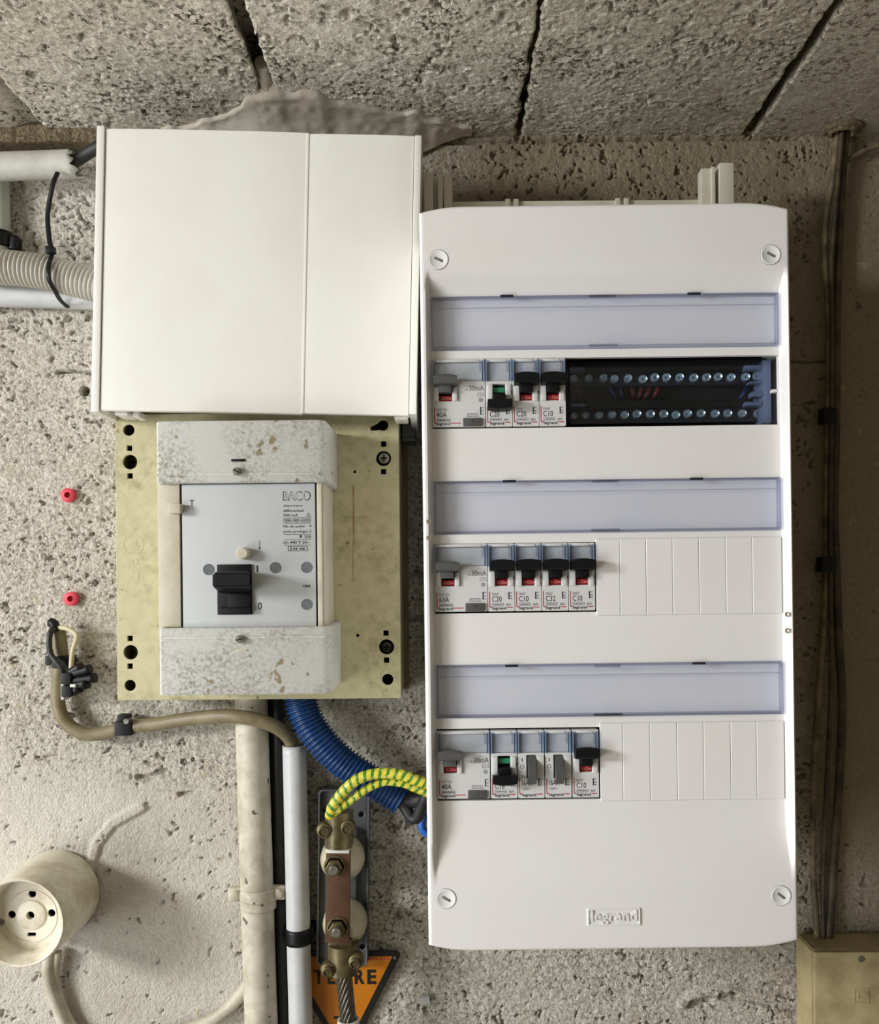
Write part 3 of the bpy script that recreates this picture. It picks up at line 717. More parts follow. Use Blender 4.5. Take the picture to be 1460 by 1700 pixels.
        if kind == 'mcb':
            if on:
                part('toggle', ('mcb', 1), lambda: toggle_mesh(22.5, 20.0, 28.5, 44.5, 9.5, 9.8, 58, True), M['tog'], root)
                ri = part('indicator', ('mcb', 'ind'), lambda: box(rc(tx0+0.4, 59.5, tx1-0.4, 69.5, HD-4.6, HD-1.0), 0.0003), M['red'], root)
                o = tput('indicator_lettering', 'I-On', 16.5, 62.2, 31.5, 67, M['inkw']); o.location.y = yy(HD-0.9); o.parent = ri
            else:
                part('toggle', ('mcb', 0), lambda: toggle_mesh(22.5, 20.0, 70, 84.5, 9.5, 9.8, 60, False), M['tog'], root)
                part('indicator', ('mcb', 'indg'), lambda: box(rc(tx0+0.4, 47, tx1-0.4, 55.5, HD-4.6, HD-1.4), 0.0003), M['green'], root)
            part('toggle_cheek', ('mcb', 'ck0'), lambda: box(rc(2.4, 43, 11.4, 71, HD-0.5, HD+1.4), 0.0006), M['dev'], root)
            part('toggle_cheek', ('mcb', 'ck1'), lambda: box(rc(33.6, 43, 41.8, 71, HD-0.5, HD+1.4), 0.0006), M['dev'], root)
            part('side_hole', ('mcb', 'sh'), lambda: box(rc(41.3, 53.5, 44.2, 58.5, HD, HD+0.5)), M['inkg'], root)
            tput('lettering', 'DNX\u00b3', 6.5, 81.5, 18, 86, M['inkg'], 0.004)
            tput('rating_lettering', rating, 6.5, 87.5, 22.5, 96.5, M['ink'], 0.004)
            q(inkg, 6.5, 98.4, 26, 99.0); q(inkg, 6.5, 103.2, 26, 103.8); q(inkg, 6.5, 98.4, 7.2, 103.8); q(inkg, 25.4, 98.4, 26, 103.8); dashes(inkg, 8.5, 24.5, 99.9, 102.4, 21)
            tput('lettering', '6kA', 30, 98.8, 38, 103.2, M['inkg'], 0.01)
        else:
            def rocker():
                bm = bmesh.new(); n = 10; A, C_ = [], []
                for k in range(n+1):
                    t = k/n; b_ = 42.5 + 45*t; hh = HD - 1.5 + 10.5*math.sin(math.pi*(0.10+0.72*t))**1.1 * (0.55+0.45*t)
                    for lst, a_ in ((A, 16.5), (C_, 29.5)):
                        lst.append((bm.verts.new((X_(a_), yy(hh), Z_(b_))), bm.verts.new((X_(a_), yy(HD-4.5), Z_(min(b_, 79))))))
                for k in range(n):
                    bm.faces.new((A[k][0], A[k+1][0], C_[k+1][0], C_[k][0])); bm.faces.new((A[k][1], C_[k][1], C_[k+1][1], A[k+1][1]))
                    bm.faces.new((A[k][0], A[k][1], A[k+1][1], A[k+1][0])); bm.faces.new((C_[k][0], C_[k+1][0], C_[k+1][1], C_[k][1]))
                bm.faces.new((A[0][0], C_[0][0], C_[0][1], A[0][1])); bm.faces.new((A[n][0], A[n][1], C_[n][1], C_[n][0]))
                return finish(bm, 'rocker', True, 40)
            part('rocker', ('sw', 'rk'), rocker, M['greytog'], root)
            part('rocker_surround', ('sw', 'sr'), lambda: box(rc(31, 42.5, 43.5, 79, HD-0.5, HD+1.1), 0.0005), M['dev'], root)
            tput('lettering', 'I', 6.5, 46, 8.0, 52, M['ink'], 0.0)
            part('off_symbol', ('sw', 'off'), lambda: plate([circ(X_(7.2), Z_(60), 3.4*kd, 20), circ(X_(7.2), Z_(60), 2.6*kd, 20)], yp, yp+0.00004), M['ink'], root)
            tput('rating_lettering', rating, 6.5, 82, 24, 91.5, M['ink'], 0.004)
            tput('lettering', '250V~', 6.5, 94.5, 21, 99.5, M['inkg'], 0.004)
        tput('maker_lettering', 'legrand', 7, 104.5, 30, 111, M['ink'], 0.022)
        q(ink, 33.5, 80.5, 35.6, 92.5); q(inkg, 36.6, 81, 39.6, 82.5); q(inkg, 36.6, 86, 39.6, 88); q(inkg, 36.6, 90, 39.6, 92)
        q(inkr, 1.8, 79.5, 3.3, 104); q(inkr, 3.1, 104.8, 6.4, 106.4); q(inkr, 2.3, 103.8, 4.2, 105.6); q(inkr, 31.5, 105, 40.5, 106.7)
    for nm, lst, m in (('fine_print', ink, M['ink']), ('fine_print', inkg, M['inkg']), ('red_line', inkr, M['inkr'])):
        if lst:
            o = part(nm, (kind, on, nm, m.name, 'pr'), lambda: quads(lst, yp, nm), m, root)
            o['kind'] = 'stuff'
    return root
G1, G2, G3 = 'devices in the top row', 'devices in the middle row', 'devices in the bottom row'
RC, CB, SW = 'residual_current_switch', 'circuit_breaker', 'push_switch'
device('rcd', 718, 596, 806, 708.5, 'wide 40A residual current switch with grey toggle, top row beside terminal block', 'switch', G1, '40A', True, RC)
device('mcb', 806.5, 595.5, 851, 708, 'circuit breaker switched off showing green, in the top row', 'circuit breaker', G1, 'C20', False)
device('mcb', 851, 595, 895.4, 707.5, 'C20 circuit breaker switched on, in the top row', 'circuit breaker', G1, 'C20')
device('mcb', 895.4, 594.5, 940, 707, 'C10 circuit breaker in the top row touching the dark terminal block', 'circuit breaker', G1, 'C10')
device('rcd', 722, 903, 810, 1015.5, 'wide 63A residual current switch with grey toggle, middle row', 'switch', G2, '63A', True, RC)
device('mcb', 810.3, 902.5, 854.7, 1015, 'C20 circuit breaker in the middle row beside the 63A switch', 'circuit breaker', G2, 'C20')
device('mcb', 854.9, 902, 899.3, 1014.5, 'C10 circuit breaker in the middle row between the C20 and C32 breakers', 'circuit breaker', G2, 'C10')
device('mcb', 899.5, 901.5, 944, 1014, 'C32 circuit breaker in the middle row', 'circuit breaker', G2, 'C32')
device('mcb', 944.2, 901, 988.6, 1013.5, 'C10 circuit breaker at the end of the middle row beside blanking strip', 'circuit breaker', G2, 'C10')
device('rcd', 726, 1213.5, 814, 1326, 'wide 40A residual current switch with grey toggle, bottom row', 'switch', G3, '40A', True, RC)
device('mcb', 815, 1213, 859.4, 1325.5, 'circuit breaker switched off showing green, in the bottom row', 'circuit breaker', G3, 'C16', False)
device('switch', 860, 1212.5, 904.4, 1325, 'grey rocker 16A switch beside the switched-off breaker, bottom row', 'switch', G3, '16AX', True, SW)
device('switch', 905, 1212, 949.4, 1324.5, 'grey rocker 16A switch beside the C10 breaker, bottom row', 'switch', G3, '16AX', True, SW)
device('mcb', 950.5, 1211.5, 995, 1324, 'C10 circuit breaker at the end of the bottom row', 'circuit breaker', G3, 'C10')

# blanking strips: seven break-off segments in the middle and bottom rows
for (x0, y0, x1, y1, xb, lab) in ((990, 893, 1300, 1020, (990, 1030, 1073.5, 1117.5, 1161.5, 1206, 1250, 1299), 'white blanking strip of seven segments in the middle row'),
                                  (996.5, 1199, 1303, 1328, (996.5, 1034.5, 1080, 1125, 1169, 1214, 1257, 1303), 'white blanking strip of seven segments in the bottom row')):
    fr = Fr((x0+x1)/2, (y0+y1)/2, BT, H0, HD); root = tag(fr.empty('blanking_strip'), lab, 'blanking strip', 'blanking strips')
    for a, b2 in zip(xb, xb[1:]):
        r = fr.rect(a+0.35, y0, b2-0.35, y1, 147.15, HD)
        z0, z1 = fr.rect(x0, y0, x1, y1, 139, HD)[4:]
        ob('segment', box((r[0], r[1], r[2], r[3], z0, z1), 0.0003, 1), M['board'], root)
    r = fr.rect(x0+3, y0+9, x1-5, y1-9, 134, 147.1); ob('backing', box(r), M['board'], root)
    r = fr.rect(x0+30, y0+30, x1-30, y1-30, 108.5, 135); ob('clip', box(r), M['board'], root)

# terminal block behind a smoky cover
T = Fr(1113, 650, BT, H0, 135)
tb = tag(T.empty('terminal_block'), 'dark blue terminal block with two rows of screws under a smoky cover', 'terminal block')
ob('body', box(T.rect(944, 598, 1284, 703, 108.5, 112)), M['cavity'], tb)
for (ya, yb_, nm) in ((606, 640, 'busbar'), (668, 702, 'busbar')):
    ob(nm, box(T.rect(948, ya, 1270, yb_, 112, 122), 0.0008), M['dkblue'], tb)
for (ya, yb_) in ((604, 616), (664, 676)):
    ob('marker_rail', box(T.rect(972, ya, 1238, yb_, 122, 128), 0.0004), M['black'], tb)
top_x = (952.6, 976.6, 1002, 1020, 1043, 1067, 1086, 1106, 1128, 1151, 1172, 1191, 1213, 1237, 1255.5)
bot_x = tuple(920 + v*390/1460 for v in (122, 190, 275, 360, 437, 512, 595, 678, 755, 828, 910, 998, 1075, 1168, 1264))
scr = lathe([(0.0031, 0.0), (0.0031, 0.0028), (0.0026, 0.0036), (0.0018, 0.0030), (0.0011, 0.0016), (0.0003, 0.0014)], 18, 'screw')
for yv, lst in ((628.5, top_x), (689, bot_x)):
    for i, x in enumerate(lst):
        s = ob('screw', scr, M['zinc'], tb); s.location = T.L(x, yv - 0.0131*(x-1100) + R.uniform(-1, 1), 122.2)
        s.rotation_euler = (R.uniform(-.12, .12), R.uniform(0, 3), R.uniform(-.12, .12))
red_wires = [(955, 645, 970, 662), (966, 642, 960, 664), (1048, 642, 1052, 662), (1066, 640, 1058, 664), (1080, 641, 1068, 664), (1094, 640, 1084, 662)]
for (xa, ya, xb2, yb2) in red_wires:
    ob('red_wire', tube([T.L(xa, ya, 116), T.L((xa+xb2)/2+2, (ya+yb2)/2, 121), T.L(xb2, yb2, 116)], 0.0017, 10, 0.003, 'red_wire'), M['redw'], tb)
for (xa, ya, xb2, yb2) in ((1010, 642, 1024, 664), (1030, 642, 1032, 664), (1240, 642, 1228, 664)):
    ob('blue_wire', tube([T.L(xa, ya, 115), T.L((xa+xb2)/2+2, (ya+yb2)/2, 119), T.L(xb2, yb2, 115)], 0.0017, 10, 0.003, 'blue_wire'), M['navyw'], tb)
for (xa, ya, xb2, yb2) in ((946, 609, 971, 615), (1238, 606, 1266, 613), (947, 670, 972, 675), (1238, 667, 1266, 673), (1246, 633, 1268, 636), (1250, 650, 1268, 658)):
    ob('cover_clip', box(T.rect(xa, ya, xb2, yb2, 124, 133), 0.0003), M['paleblue'], tb)
ob('end_plate', box(T.rect(1268, 597, 1281, 702, 112, 134), 0.0005), M['paleblue'], tb)
ob('end_plate', box(T.rect(941.5, 597, 945, 703, 112, 134), 0.0005), M['dkblue'], tb)
ob('smoky_cover', box(T.rect(946, 599, 1268, 702, 133.2, 134.4), 0.0003), M['smoke'], tb)
# ------------------------------------------------------------------ trunking that rises behind the board
TR = Fr(962, 400, 0.008, 0, 40)
tr = tag(TR.empty('vertical_trunking'), 'ivory trunking channel standing up behind the top of the board', 'trunking')
ZT = ZC + 0.319
def tbox(nm, xa, xb2, h0, h1, ztop, zbot=ZC+0.17, m='trunk', k=None):
    k = k or h1
    a = (xa-VX)*dep(k)/F - TR.O.x; b2 = (xb2-VX)*dep(k)/F - TR.O.x
    return ob(nm, box((a, b2, TR.y(h1), TR.y(h0), zbot-TR.O.z, ztop-TR.O.z), 0.0004), M[m], tr)
def ptop(py, h): return ZC + (VY - py)*dep(h)/F
tbox('base', 712, 1205, 44, 47, ptop(333, 47))
tbox('side_wall', 705, 720, 40, 60, ptop(284, 60)); tbox('side_flange', 728, 736, 47, 58, ptop(287, 58)); tbox('side_flange', 738, 752, 47, 56, ptop(289, 56))
tbox('side_wall', 1166, 1182, 47, 58, ptop(281, 58)); tbox('side_flange', 1183, 1189, 47, 61, ptop(278, 61)); tbox('side_wall', 1196, 1219.5, 40, 62, ptop(272, 62))
tbox('channel_bottom', 1187, 1197, 46, 50, ptop(284, 50)); tbox('channel_bottom', 719, 729, 46, 49, ptop(290, 49))
tbox('wall_foot', 740, 1180, 1, 44, ptop(345, 44))
for xa in (840, 854, 1023, 1037): tbox('rib', xa, xa+8, 47, 50, ptop(329, 50))

# ------------------------------------------------------------------ white trunking cover on the left
Cc = Fr(425, 451, -0.0205, 0, 95)
cv = tag(Cc.empty('trunking_cover'), 'big cream trunking box cover with a vertical seam above the old breaker', 'trunking cover')
kc = dep(95)/F
def crect(x0, x1, z0, z1, h0, h1): return (x0*kc, x1*kc, Cc.y(h1), Cc.y(h0), z0*kc, z1*kc)
def panel(x0, x1, ztop, zbot, bulge):
    bm = bmesh.new(); nx_, rows = 24, []
    for j, z in enumerate((zbot, zbot+1.5, ztop-1.5, ztop)):
        row = []
        for i in range(nx_+1):
            u = i/nx_; x = x0 + (x1-x0)*u; h = 95 + bulge*(1-(2*u-1)**4) - (0.8 if j in (0, 3) else 0)
            row.append(bm.verts.new((x*kc, Cc.y(h), z*kc)))
        rows.append(row)
    for a, b2 in zip(rows, rows[1:]):
        for i in range(nx_): bm.faces.new((a[i], a[i+1], b2[i+1], b2[i]))
    ext = bmesh.ops.extrude_face_region(bm, geom=bm.faces[:])
    for v in [g_ for g_ in ext['geom'] if isinstance(g_, bmesh.types.BMVert)]: v.co.y = Cc.y(91.5)
    return finish(bm, 'panel', True, 40)
ob('cover_panel', panel(-253.5, 81.2, 233, -235.5, 1.4), M['cream'], cv)
ob('cover_panel', panel(82.4, 258, 231.5, -234, 0.8), M['cream'], cv)
ob('seam_strip', box(crect(80, 84, -234, 231, 90, 95.6), 0.0003), M['cream'], cv)
ob('side_rail', box(crect(-268.5, -255, -239, 236, 0, 96.5), 0.0012), M['cream'], cv)
ob('side_rail', box(crect(259, 271, -232, 231, 0, 96.5), 0.0012), M['cream'], cv)
ob('back_plate', box(crect(-267, 270, -236, 231, 0, 3)), M['cream'], cv)
ob('rail_lip', box(crect(-255, -250, -236, 233, 80, 91), 0.0005), M['cream'], cv)
ob('rail_lip', box(crect(254, 259, -232, 231, 80, 91), 0.0005), M['cream'], cv)
ob('end_clip', box(crect(-236, -214, -240, -231, 66, 88), 0.0008), M['cream'], cv)
ob('end_clip', box(crect(-209, -198, -241, -231, 66, 84), 0.0008), M['cream'], cv)
ob('end_clip', box(crect(234, 256, -237, -230, 66, 88), 0.0008), M['cream'], cv)

# ------------------------------------------------------------------ yellowed mounting plate and the old breaker
Y = Fr(428, 923, 0.0085, 0, 60)
yp_ = tag(Y.empty('mounting_plate'), 'yellowed square mounting plate with round holes behind the old breaker', 'mounting plate')
def y2(px, py, h=60): p = Y.L(px, py, h); return p.x, p.z
r = Y.rect(193, 686, 664, 1161, 0, 60); ky = dep(60)/F
loops = [rectpts(r[0], r[1], r[4], r[5], 0.0008, 2)]
for (px, py, rr) in ((214, 714, 9.3), (216, 767, 12), (217, 1083, 12), (216, 1138, 9.3), (644, 1128, 9.3), (637, 761, 12.5), (642, 1074, 12.5), (589, 783, 2.4), (594, 1055, 2.6)):
    x, z = y2(px, py); loops.append(circ(x, z, rr*ky, 28))
for (px, py) in ((215, 744), (216, 790), (216, 1060), (216, 1106), (637, 737), (637, 783), (641, 1051), (642, 1096)):
    x, z = y2(px, py); s = 4.4*ky; loops.append(rectpts(x-s, x+s, z-s, z+s))
kx, kz = y2(636, 706); kx2, kz2 = y2(619, 711)   # keyhole
a0 = math.atan2(kz2-kz, kx2-kx); key = []
for i in range(21):
    a = a0 + math.radians(42 + 276*i/20); key.append((kx + 9*ky*math.cos(a), kz + 9*ky*math.sin(a)))
for i in range(7):
    a = a0 - math.radians(62) + math.radians(124*i/6); key.append((kx2 + 4*ky*math.cos(a), kz2 + 4*ky*math.sin(a)))
loops.append(key)
ob('front_sheet', plate(loops, Y.y(60), Y.y(57.4), 0.0003), M['yellow'], yp_)
for nm, q in (('side_skirt', (r[0], r[0]+0.002, Y.y(57.4), Y.y(4), r[4], r[5])), ('side_skirt', (r[1]-0.002, r[1], Y.y(57.4), Y.y(4), r[4], r[5])),
              ('side_skirt', (r[0]+0.002, r[1]-0.002, Y.y(57.4), Y.y(4), r[4], r[4]+0.002)), ('side_skirt', (r[0]+0.002, r[1]-0.002, Y.y(57.4), Y.y(4), r[5]-0.002, r[5]))):
    ob(nm, box(q), M['yellow'], yp_)
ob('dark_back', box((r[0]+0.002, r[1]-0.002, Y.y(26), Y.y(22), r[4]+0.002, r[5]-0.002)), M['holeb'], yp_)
# faint moulded badge and letters
x, z = y2(222, 904)
for rr, rw in ((17, 1.0),):
    o = ob('moulded_badge', plate([circ(0, 0, rr*ky, 32), circ(0, 0, (rr-rw)*ky, 32)], -0.0002, 0.0001), M['yellow'], yp_); o.location = (x, Y.y(60), z)
for a_, b_, c_, d_ in ((216, 899, 227, 901), (218, 906, 232, 908), (220, 893, 229, 894.5)):
    ob('moulded_stroke', box(Y.rect(a_, b_, c_, d_, 59.9, 60.25)), M['yellow'], yp_)
for ch, py in (('O', 933), ('A', 945), ('I', 957)):
    o = put_text('moulded_letter', ch, Y, 219, py-5, 230, py+5, 60.05, M['yellow'], yp_, 0.0, 0.0003); o.rotation_euler = (0, math.pi/2, 0)
for (px, py, h, m_) in ((638, 761, 57.5, 'steel'), (643, 1074, 46, 'steel'), (222, 768, 36, 'steel'), (222, 1083, 36, 'steel')):
    s = ob('fixing_screw', lathe([(0.0022, -0.014), (0.0022, -0.002), (0.0050, -0.0018), (0.0050, -0.0006), (0.0040, 0.0008), (0.0015, 0.0014), (0.0002, 0.0015)], 24, 'fixing_screw'), M[m_], yp_)
    s.location = Y.L(px, py, h)
    ob('cross_slot', box((-0.0026, 0.0026, -0.0018, -0.0006, -0.0006, 0.0006)), M['black'], s)
    ob('cross_slot', box((-0.0006, 0.0006, -0.0018, -0.0006, -0.0026, 0.0026)), M['black'], s)

st_ = ob('rust_streak', quads([(lambda q: (q[0], q[1], q[4], q[5]))(Y.rect(585.6, 806, 589.0, 905, 59, 60.05)), (lambda q: (q[0], q[1], q[4], q[5]))(Y.rect(585.8, 905, 587.2, 965, 59, 60.05))], Y.y(60.05)), M['streak'], yp_)
K = Fr(402, 925, 0.011, 60, 124)
bk = tag(K.empty('old_main_breaker'), 'dirty grey main circuit breaker with black handle on the yellowed plate', 'circuit breaker')
def kbox(nm, x0, y0, x1, y1, h0, h1, m, bev=0.0008, parent=None, seg=2): return ob(nm, box(K.rect(x0, y0, x1, y1, h0, h1), bev, seg), M[m], parent or bk)
kbox('body', 262.5, 797, 538, 1046, 60.5, 117, 'brkside', 0.0012)
def cover(x0, y0, x1, y1, h1, chx):
    rr = K.rect(x0, y0, x1, y1, 60.5, h1); bm = bmesh.new(); c = 0.004; cr = 0.006
    prof = [(rr[0], rr[3]), (rr[0], rr[2]+0.0015), (rr[0]+0.0015, rr[2]), (rr[1]-cr, rr[2]), (rr[1]-cr*0.35, rr[2]+cr*0.3), (rr[1], rr[2]+cr*1.0), (rr[1]+0.0004, rr[3])]
    A = [bm.verts.new((p[0], p[1], rr[4])) for p in prof]; C2 = [bm.verts.new((p[0], p[1], rr[5])) for p in prof]
    for i in range(len(prof)):
        j = (i+1) % len(prof); bm.faces.new((A[i], A[j], C2[j], C2[i]))
    bm.faces.new(A[::-1]); bm.faces.new(C2)
    es = [e for e in bm.edges if abs(e.verts[0].co.z - e.verts[1].co.z) < 1e-7]
    bmesh.ops.bevel(bm, geom=es, offset=0.0007, segments=2, affect='EDGES')
    return finish(bm, 'cover', True, 28)
ct = ob('terminal_cover', cover(259.5, 698, 541, 801, 125, 1), M['brk'], bk)
cb = ob('terminal_cover', cover(264.5, 1042, 548, 1153.5, 125, 1), M['brk'], bk)
kbox('cover_ridge', 260.5, 786, 529, 789, 124.5, 125.7, 'brk', 0.0003, None); kbox('cover_ridge', 266, 1057, 541, 1060, 124.5, 125.7, 'brk', 0.0003)
kbox('left_panel', 262.5, 802, 299, 1041, 116, 119.5, 'brkside', 0.0006); kbox('right_strip', 527, 800, 535, 1041, 116, 119.0, 'brkside', 0.0005)
kbox('face_outline', 300.5, 801, 526.5, 1043, 116, 117.6, 'black', 0.0)  # black outline around the face plate
fp = kbox('face_plate', 302.8, 803.4, 524.2, 1041, 117, 119.4, 'face', 0.0004)
tbn = kbox('test_slider', 280, 836, 299, 852, 117, 126, 'brkside', 0.0008)
b = ob('reset_button', lathe([(0.0043, 0), (0.0043, 0.0068), (0.0036, 0.0076)], 24, 'reset_button'), M['brkside'], bk); b.location = K.L(406, 919, 119.4)
for (px, py) in ((346.5, 945.5), (457.5, 942.5), (509.3, 942), (509.6, 1003.5)):
    o = ob('indicator_disc', lathe([(0.0040, -0.0003), (0.0040, 0.0003), (0.0036, 0.0003), (0.0034, 0.0001)], 28, 'indicator_disc'), M['dot'], bk); o.location = K.L(px, py, 119.4)
kbox('handle_well', 360.5, 937, 418, 1020.5, 118, 121.0, 'black', 0.0005)
kbox('handle_well_step', 378, 985, 416, 1009, 120, 122.5, 'tog', 0.0006); kbox('handle_well_step', 362, 1009, 416, 1018, 120, 124, 'tog', 0.0006)
def handle():
    bm = bmesh.new(); a = K.rect(362, 948, 417, 985, 118, 122); b2 = K.rect(352.5, 950, 417.5, 975, 118, 146)
    lo = [(a[0], a[2], a[4]), (a[1], a[2], a[4]), (a[1], a[2], a[5]), (a[0], a[2], a[5])]; hi = [(b2[0], b2[2], b2[4]), (b2[1], b2[2], b2[4]), (b2[1], b2[2], b2[5]), (b2[0], b2[2], b2[5])]
    v0 = [bm.verts.new(p) for p in lo]; v1 = [bm.verts.new(p) for p in hi]
    bm.faces.new(v0[::-1]); bm.faces.new(v1)
    for i in range(4): bm.faces.new((v0[i], v0[(i+1)%4], v1[(i+1)%4], v1[i]))
    bmesh.ops.bevel(bm, geom=bm.edges[:], offset=0.0014, segments=3, affect='EDGES'); return finish(bm, 'handle', True, 40)
ob('handle', handle(), M['tog'], bk)
for (px, py, rz) in ((394, 783, 0.5), (399, 1061, -0.2)):
    s = ob('cover_screw', lathe([(0.0026, -0.001), (0.0030, 0.0022), (0.0024, 0.0034), (0.0003, 0.0036)], 16, 'cover_screw'), M['steel'], bk); s.location = K.L(px, py, 125.4); s.rotation_euler = (0, rz, 0)
    ob('screw_slot', box((-0.0024, 0.0024, -0.0040, -0.0030, -0.0004, 0.0004)), M['black'], s)
kbox('cover_slit', 384, 762, 407, 766, 124.9, 125.6, 'black', 0.0001); kbox('cover_slit', 391, 1078, 411, 1081.5, 124.9, 125.5, 'brkside', 0.0001)
hp = 119.5
put_text('printed_letter', 'T', K, 315.5, 830, 322, 840.5, hp, M['ink'], bk, 0.01)
put_text('printed_digit', 'I', K, 426, 938.5, 428.8, 950, hp, M['ink'], bk, 0.01)
put_text('printed_digit', '0', K, 428, 1000, 435, 1012, hp, M['ink'], bk, 0.02)
put_text('logo_lettering', 'BACO', K, 470, 815.5, 516, 831, hp, M['ink'], bk, 0.028)
put_text('logo_lettering', 'BACO', K, 471.6, 817, 514.4, 829.5, hp+0.06, M['face'], bk, 0.002)
for s_, x0, y0, x1, y1 in (('disjoncteur', 470.5, 837.5, 504, 842), ('differentiel', 470.5, 845.5, 504, 850), ('500 mA', 470.5, 853, 495, 857.5),
                           ('DBN 000 42020', 471, 861.5, 516, 866.5), ('Nb de poles', 470.5, 871.5, 506, 877), ('4', 513.5, 871, 517, 875.5), ('poles proteges 2', 470.5, 880, 517, 885.5),
                           ('30A', 505.5, 888.5, 517, 893.5), ('Un 440 V 50~', 470.5, 897.5, 514, 903)):
    put_text('printed_line', s_, K, x0, y0, x1, y1, hp, M['ink'], bk, 0.008)
def kq(x0, y0, x1, y1): q = K.rect(x0, y0, x1, y1, hp-1, hp); return (q[0], q[1], q[4], q[5])
pl = ob('ruled_lines', quads([kq(471, 859.5, 517, 860.3), kq(471, 868, 517, 868.8), kq(472, 886.8, 517, 887.5), kq(472, 895.2, 517, 895.9), kq(472, 904.6, 517, 905.3),
     kq(478, 906.6, 511, 907.6), kq(478, 914, 511, 915), kq(478, 906.6, 479, 915), kq(510, 906.6, 511, 915), kq(482.5, 907, 484, 914.5), kq(487, 909.5, 490, 912.5), kq(491, 909.5, 494, 912.5), kq(498, 909.5, 501, 912.5), kq(502, 909.5, 506, 912.5),
     kq(498, 888, 501, 893), kq(430.8, 897, 431.6, 908), kq(430, 908, 432.4, 912), kq(503, 971, 504.2, 975), kq(506, 971, 508, 975), kq(509, 971, 511.5, 975), kq(512.5, 971, 515, 975)], K.y(hp)), M['ink'], bk); pl['kind'] = 'stuff'
o = ob('delta_mark', plate([[tuple(K.L(x, y, hp).xz) for x, y in ((509, 857.5), (512, 851), (516.5, 857.5))], [tuple(K.L(x, y, hp).xz) for x, y in ((510.2, 856.8), (512.1, 852.6), (515.2, 856.8))]], K.y(hp), K.y(hp-0.03)), M['ink'], bk)

wb = Fr(560, 905, 0.008, 0, 20); o = ob('backing_board', box(wb.rect(445, 690, 678, 1146, 1, 3.6), 0.0008), M['wood']); wb.place(o)
tag(o, 'thin brown wooden backing board behind the yellowed plate', 'board')
gd = Fr(678, 708, 0.0, 0, 45); o = gd.empty('duct_end'); tag(o, 'short grey duct end between the cream cover and the board', 'duct')
ob('duct_shell', box(gd.rect(668, 690, 690, 731, 2, 34), 0.001), M['dkduct'], o); ob('duct_lip', box(gd.rect(668, 727, 690, 732, 30, 36), 0.0005), M['dkduct'], o)

# ------------------------------------------------------------------ pipes and cables, right of the socket and below the plate
def run(pts): return [W(*p) for p in pts]
def single(name, me, m, label, cat, group=None):
    o = ob(name, me, M[m]); return tag(o, label, cat, group)
# origin of long runs stays at the world origin
cp = bpy.data.objects.new('cream_pipe', None); COL.objects.link(cp); cp.location = W(433, 1700, 14)
def local(root, pts): return [W(*p) - root.location for p in pts]
tag(cp, 'thick cream-painted vertical pipe with paint chips under the old breaker', 'pipe')
ob('pipe', tube(local(cp, [(416, 1120, 14), (420, 1260, 14), (427, 1480, 14), (431, 1620, 14), (436, 1760, 14), (452, 2300, 14)]), 0.0137, 32, 0.01, 'pipe'), M['pipe'], cp)
col_ = W(428, 1487, 14) - cp.location
ob('strap_band', tube([col_ + Vector((0.0009, 0, 0.0075)), col_ + Vector((0.0005, 0, -0.0095))], lambda s: 0.0150 + (0.0009 if 0.004 < s < 0.010 else 0), 32, 0.001, 'strap_band'), M['pipe'], cp)
for dx, px, py in ((1, 462, 1481), (-1, 394, 1484)):
    c = W(px, py, 14) - cp.location
    ob('strap_ear', box((c.x-0.0075, c.x+0.0065, c.y-0.0030, c.y+0.0030, c.z-0.006, c.z+0.006), 0.0022, 3), M['pipe'], cp)
    s = ob('strap_screw', lathe([(0.0045, 0), (0.0045, 0.0018), (0.0034, 0.0034), (0.0006, 0.0040)], 18, 'strap_screw'), M['pipe'], cp); s.location = c + Vector((dx*0.0006, -0.003, 0))
wp = bpy.data.objects.new('grey_conduit', None); COL.objects.link(wp); wp.location = W(499, 1700, 14)
tag(wp, 'smooth light grey vertical conduit that the olive cable enters', 'conduit')
ob('conduit', tube(local(wp, [(512, 2300, 14), (501, 1760, 14), (497, 1600, 14), (493, 1420, 14), (489, 1237, 14)]), 0.0100, 32, 0.006, 'conduit', hollow=0.88), M['pvc'], wp)
cl = bpy.data.objects.new('conduit_clamp', None); COL.objects.link(cl); cl.location = W(496, 1552, 14); tag(cl, 'black clamp ring around the light grey vertical conduit', 'clamp')
ob('ring', tube([Vector((-0.0003, 0, 0.0065)), Vector((0.0002, 0, -0.0065))], 0.0110, 28, 0.003, 'ring'), M['black'], cl)
ob('ear', box((0.0075, 0.0130, -0.002, 0.012, -0.0035, 0.0085), 0.0015), M['black'], cl); ob('foot', box((-0.006, 0.006, 0.009, 0.0145, -0.006, 0.006), 0.001), M['black'], cl)
single('flat_black_cable', tube(run([(460, 1130, 8), (462, 1240, 8), (465, 1400, 7), (469, 1560, 7), (474, 1760, 7), (486, 2300, 7)]), 0.0050, 16, 0.01, 'flat_black_cable'), 'blackrub', 'black cable running down between the cream pipe and the grey conduit', 'cable')
single('thin_black_cable', tube(run([(448, 1140, 3), (450, 1240, 3), (453, 1330, 3), (457, 1480, 3), (463, 1760, 3), (475, 2300, 3)]), 0.0021, 12, 0.01, 'thin_black_cable'), 'blackrub', 'thin black cable tucked against the right side of the cream pipe', 'cable')

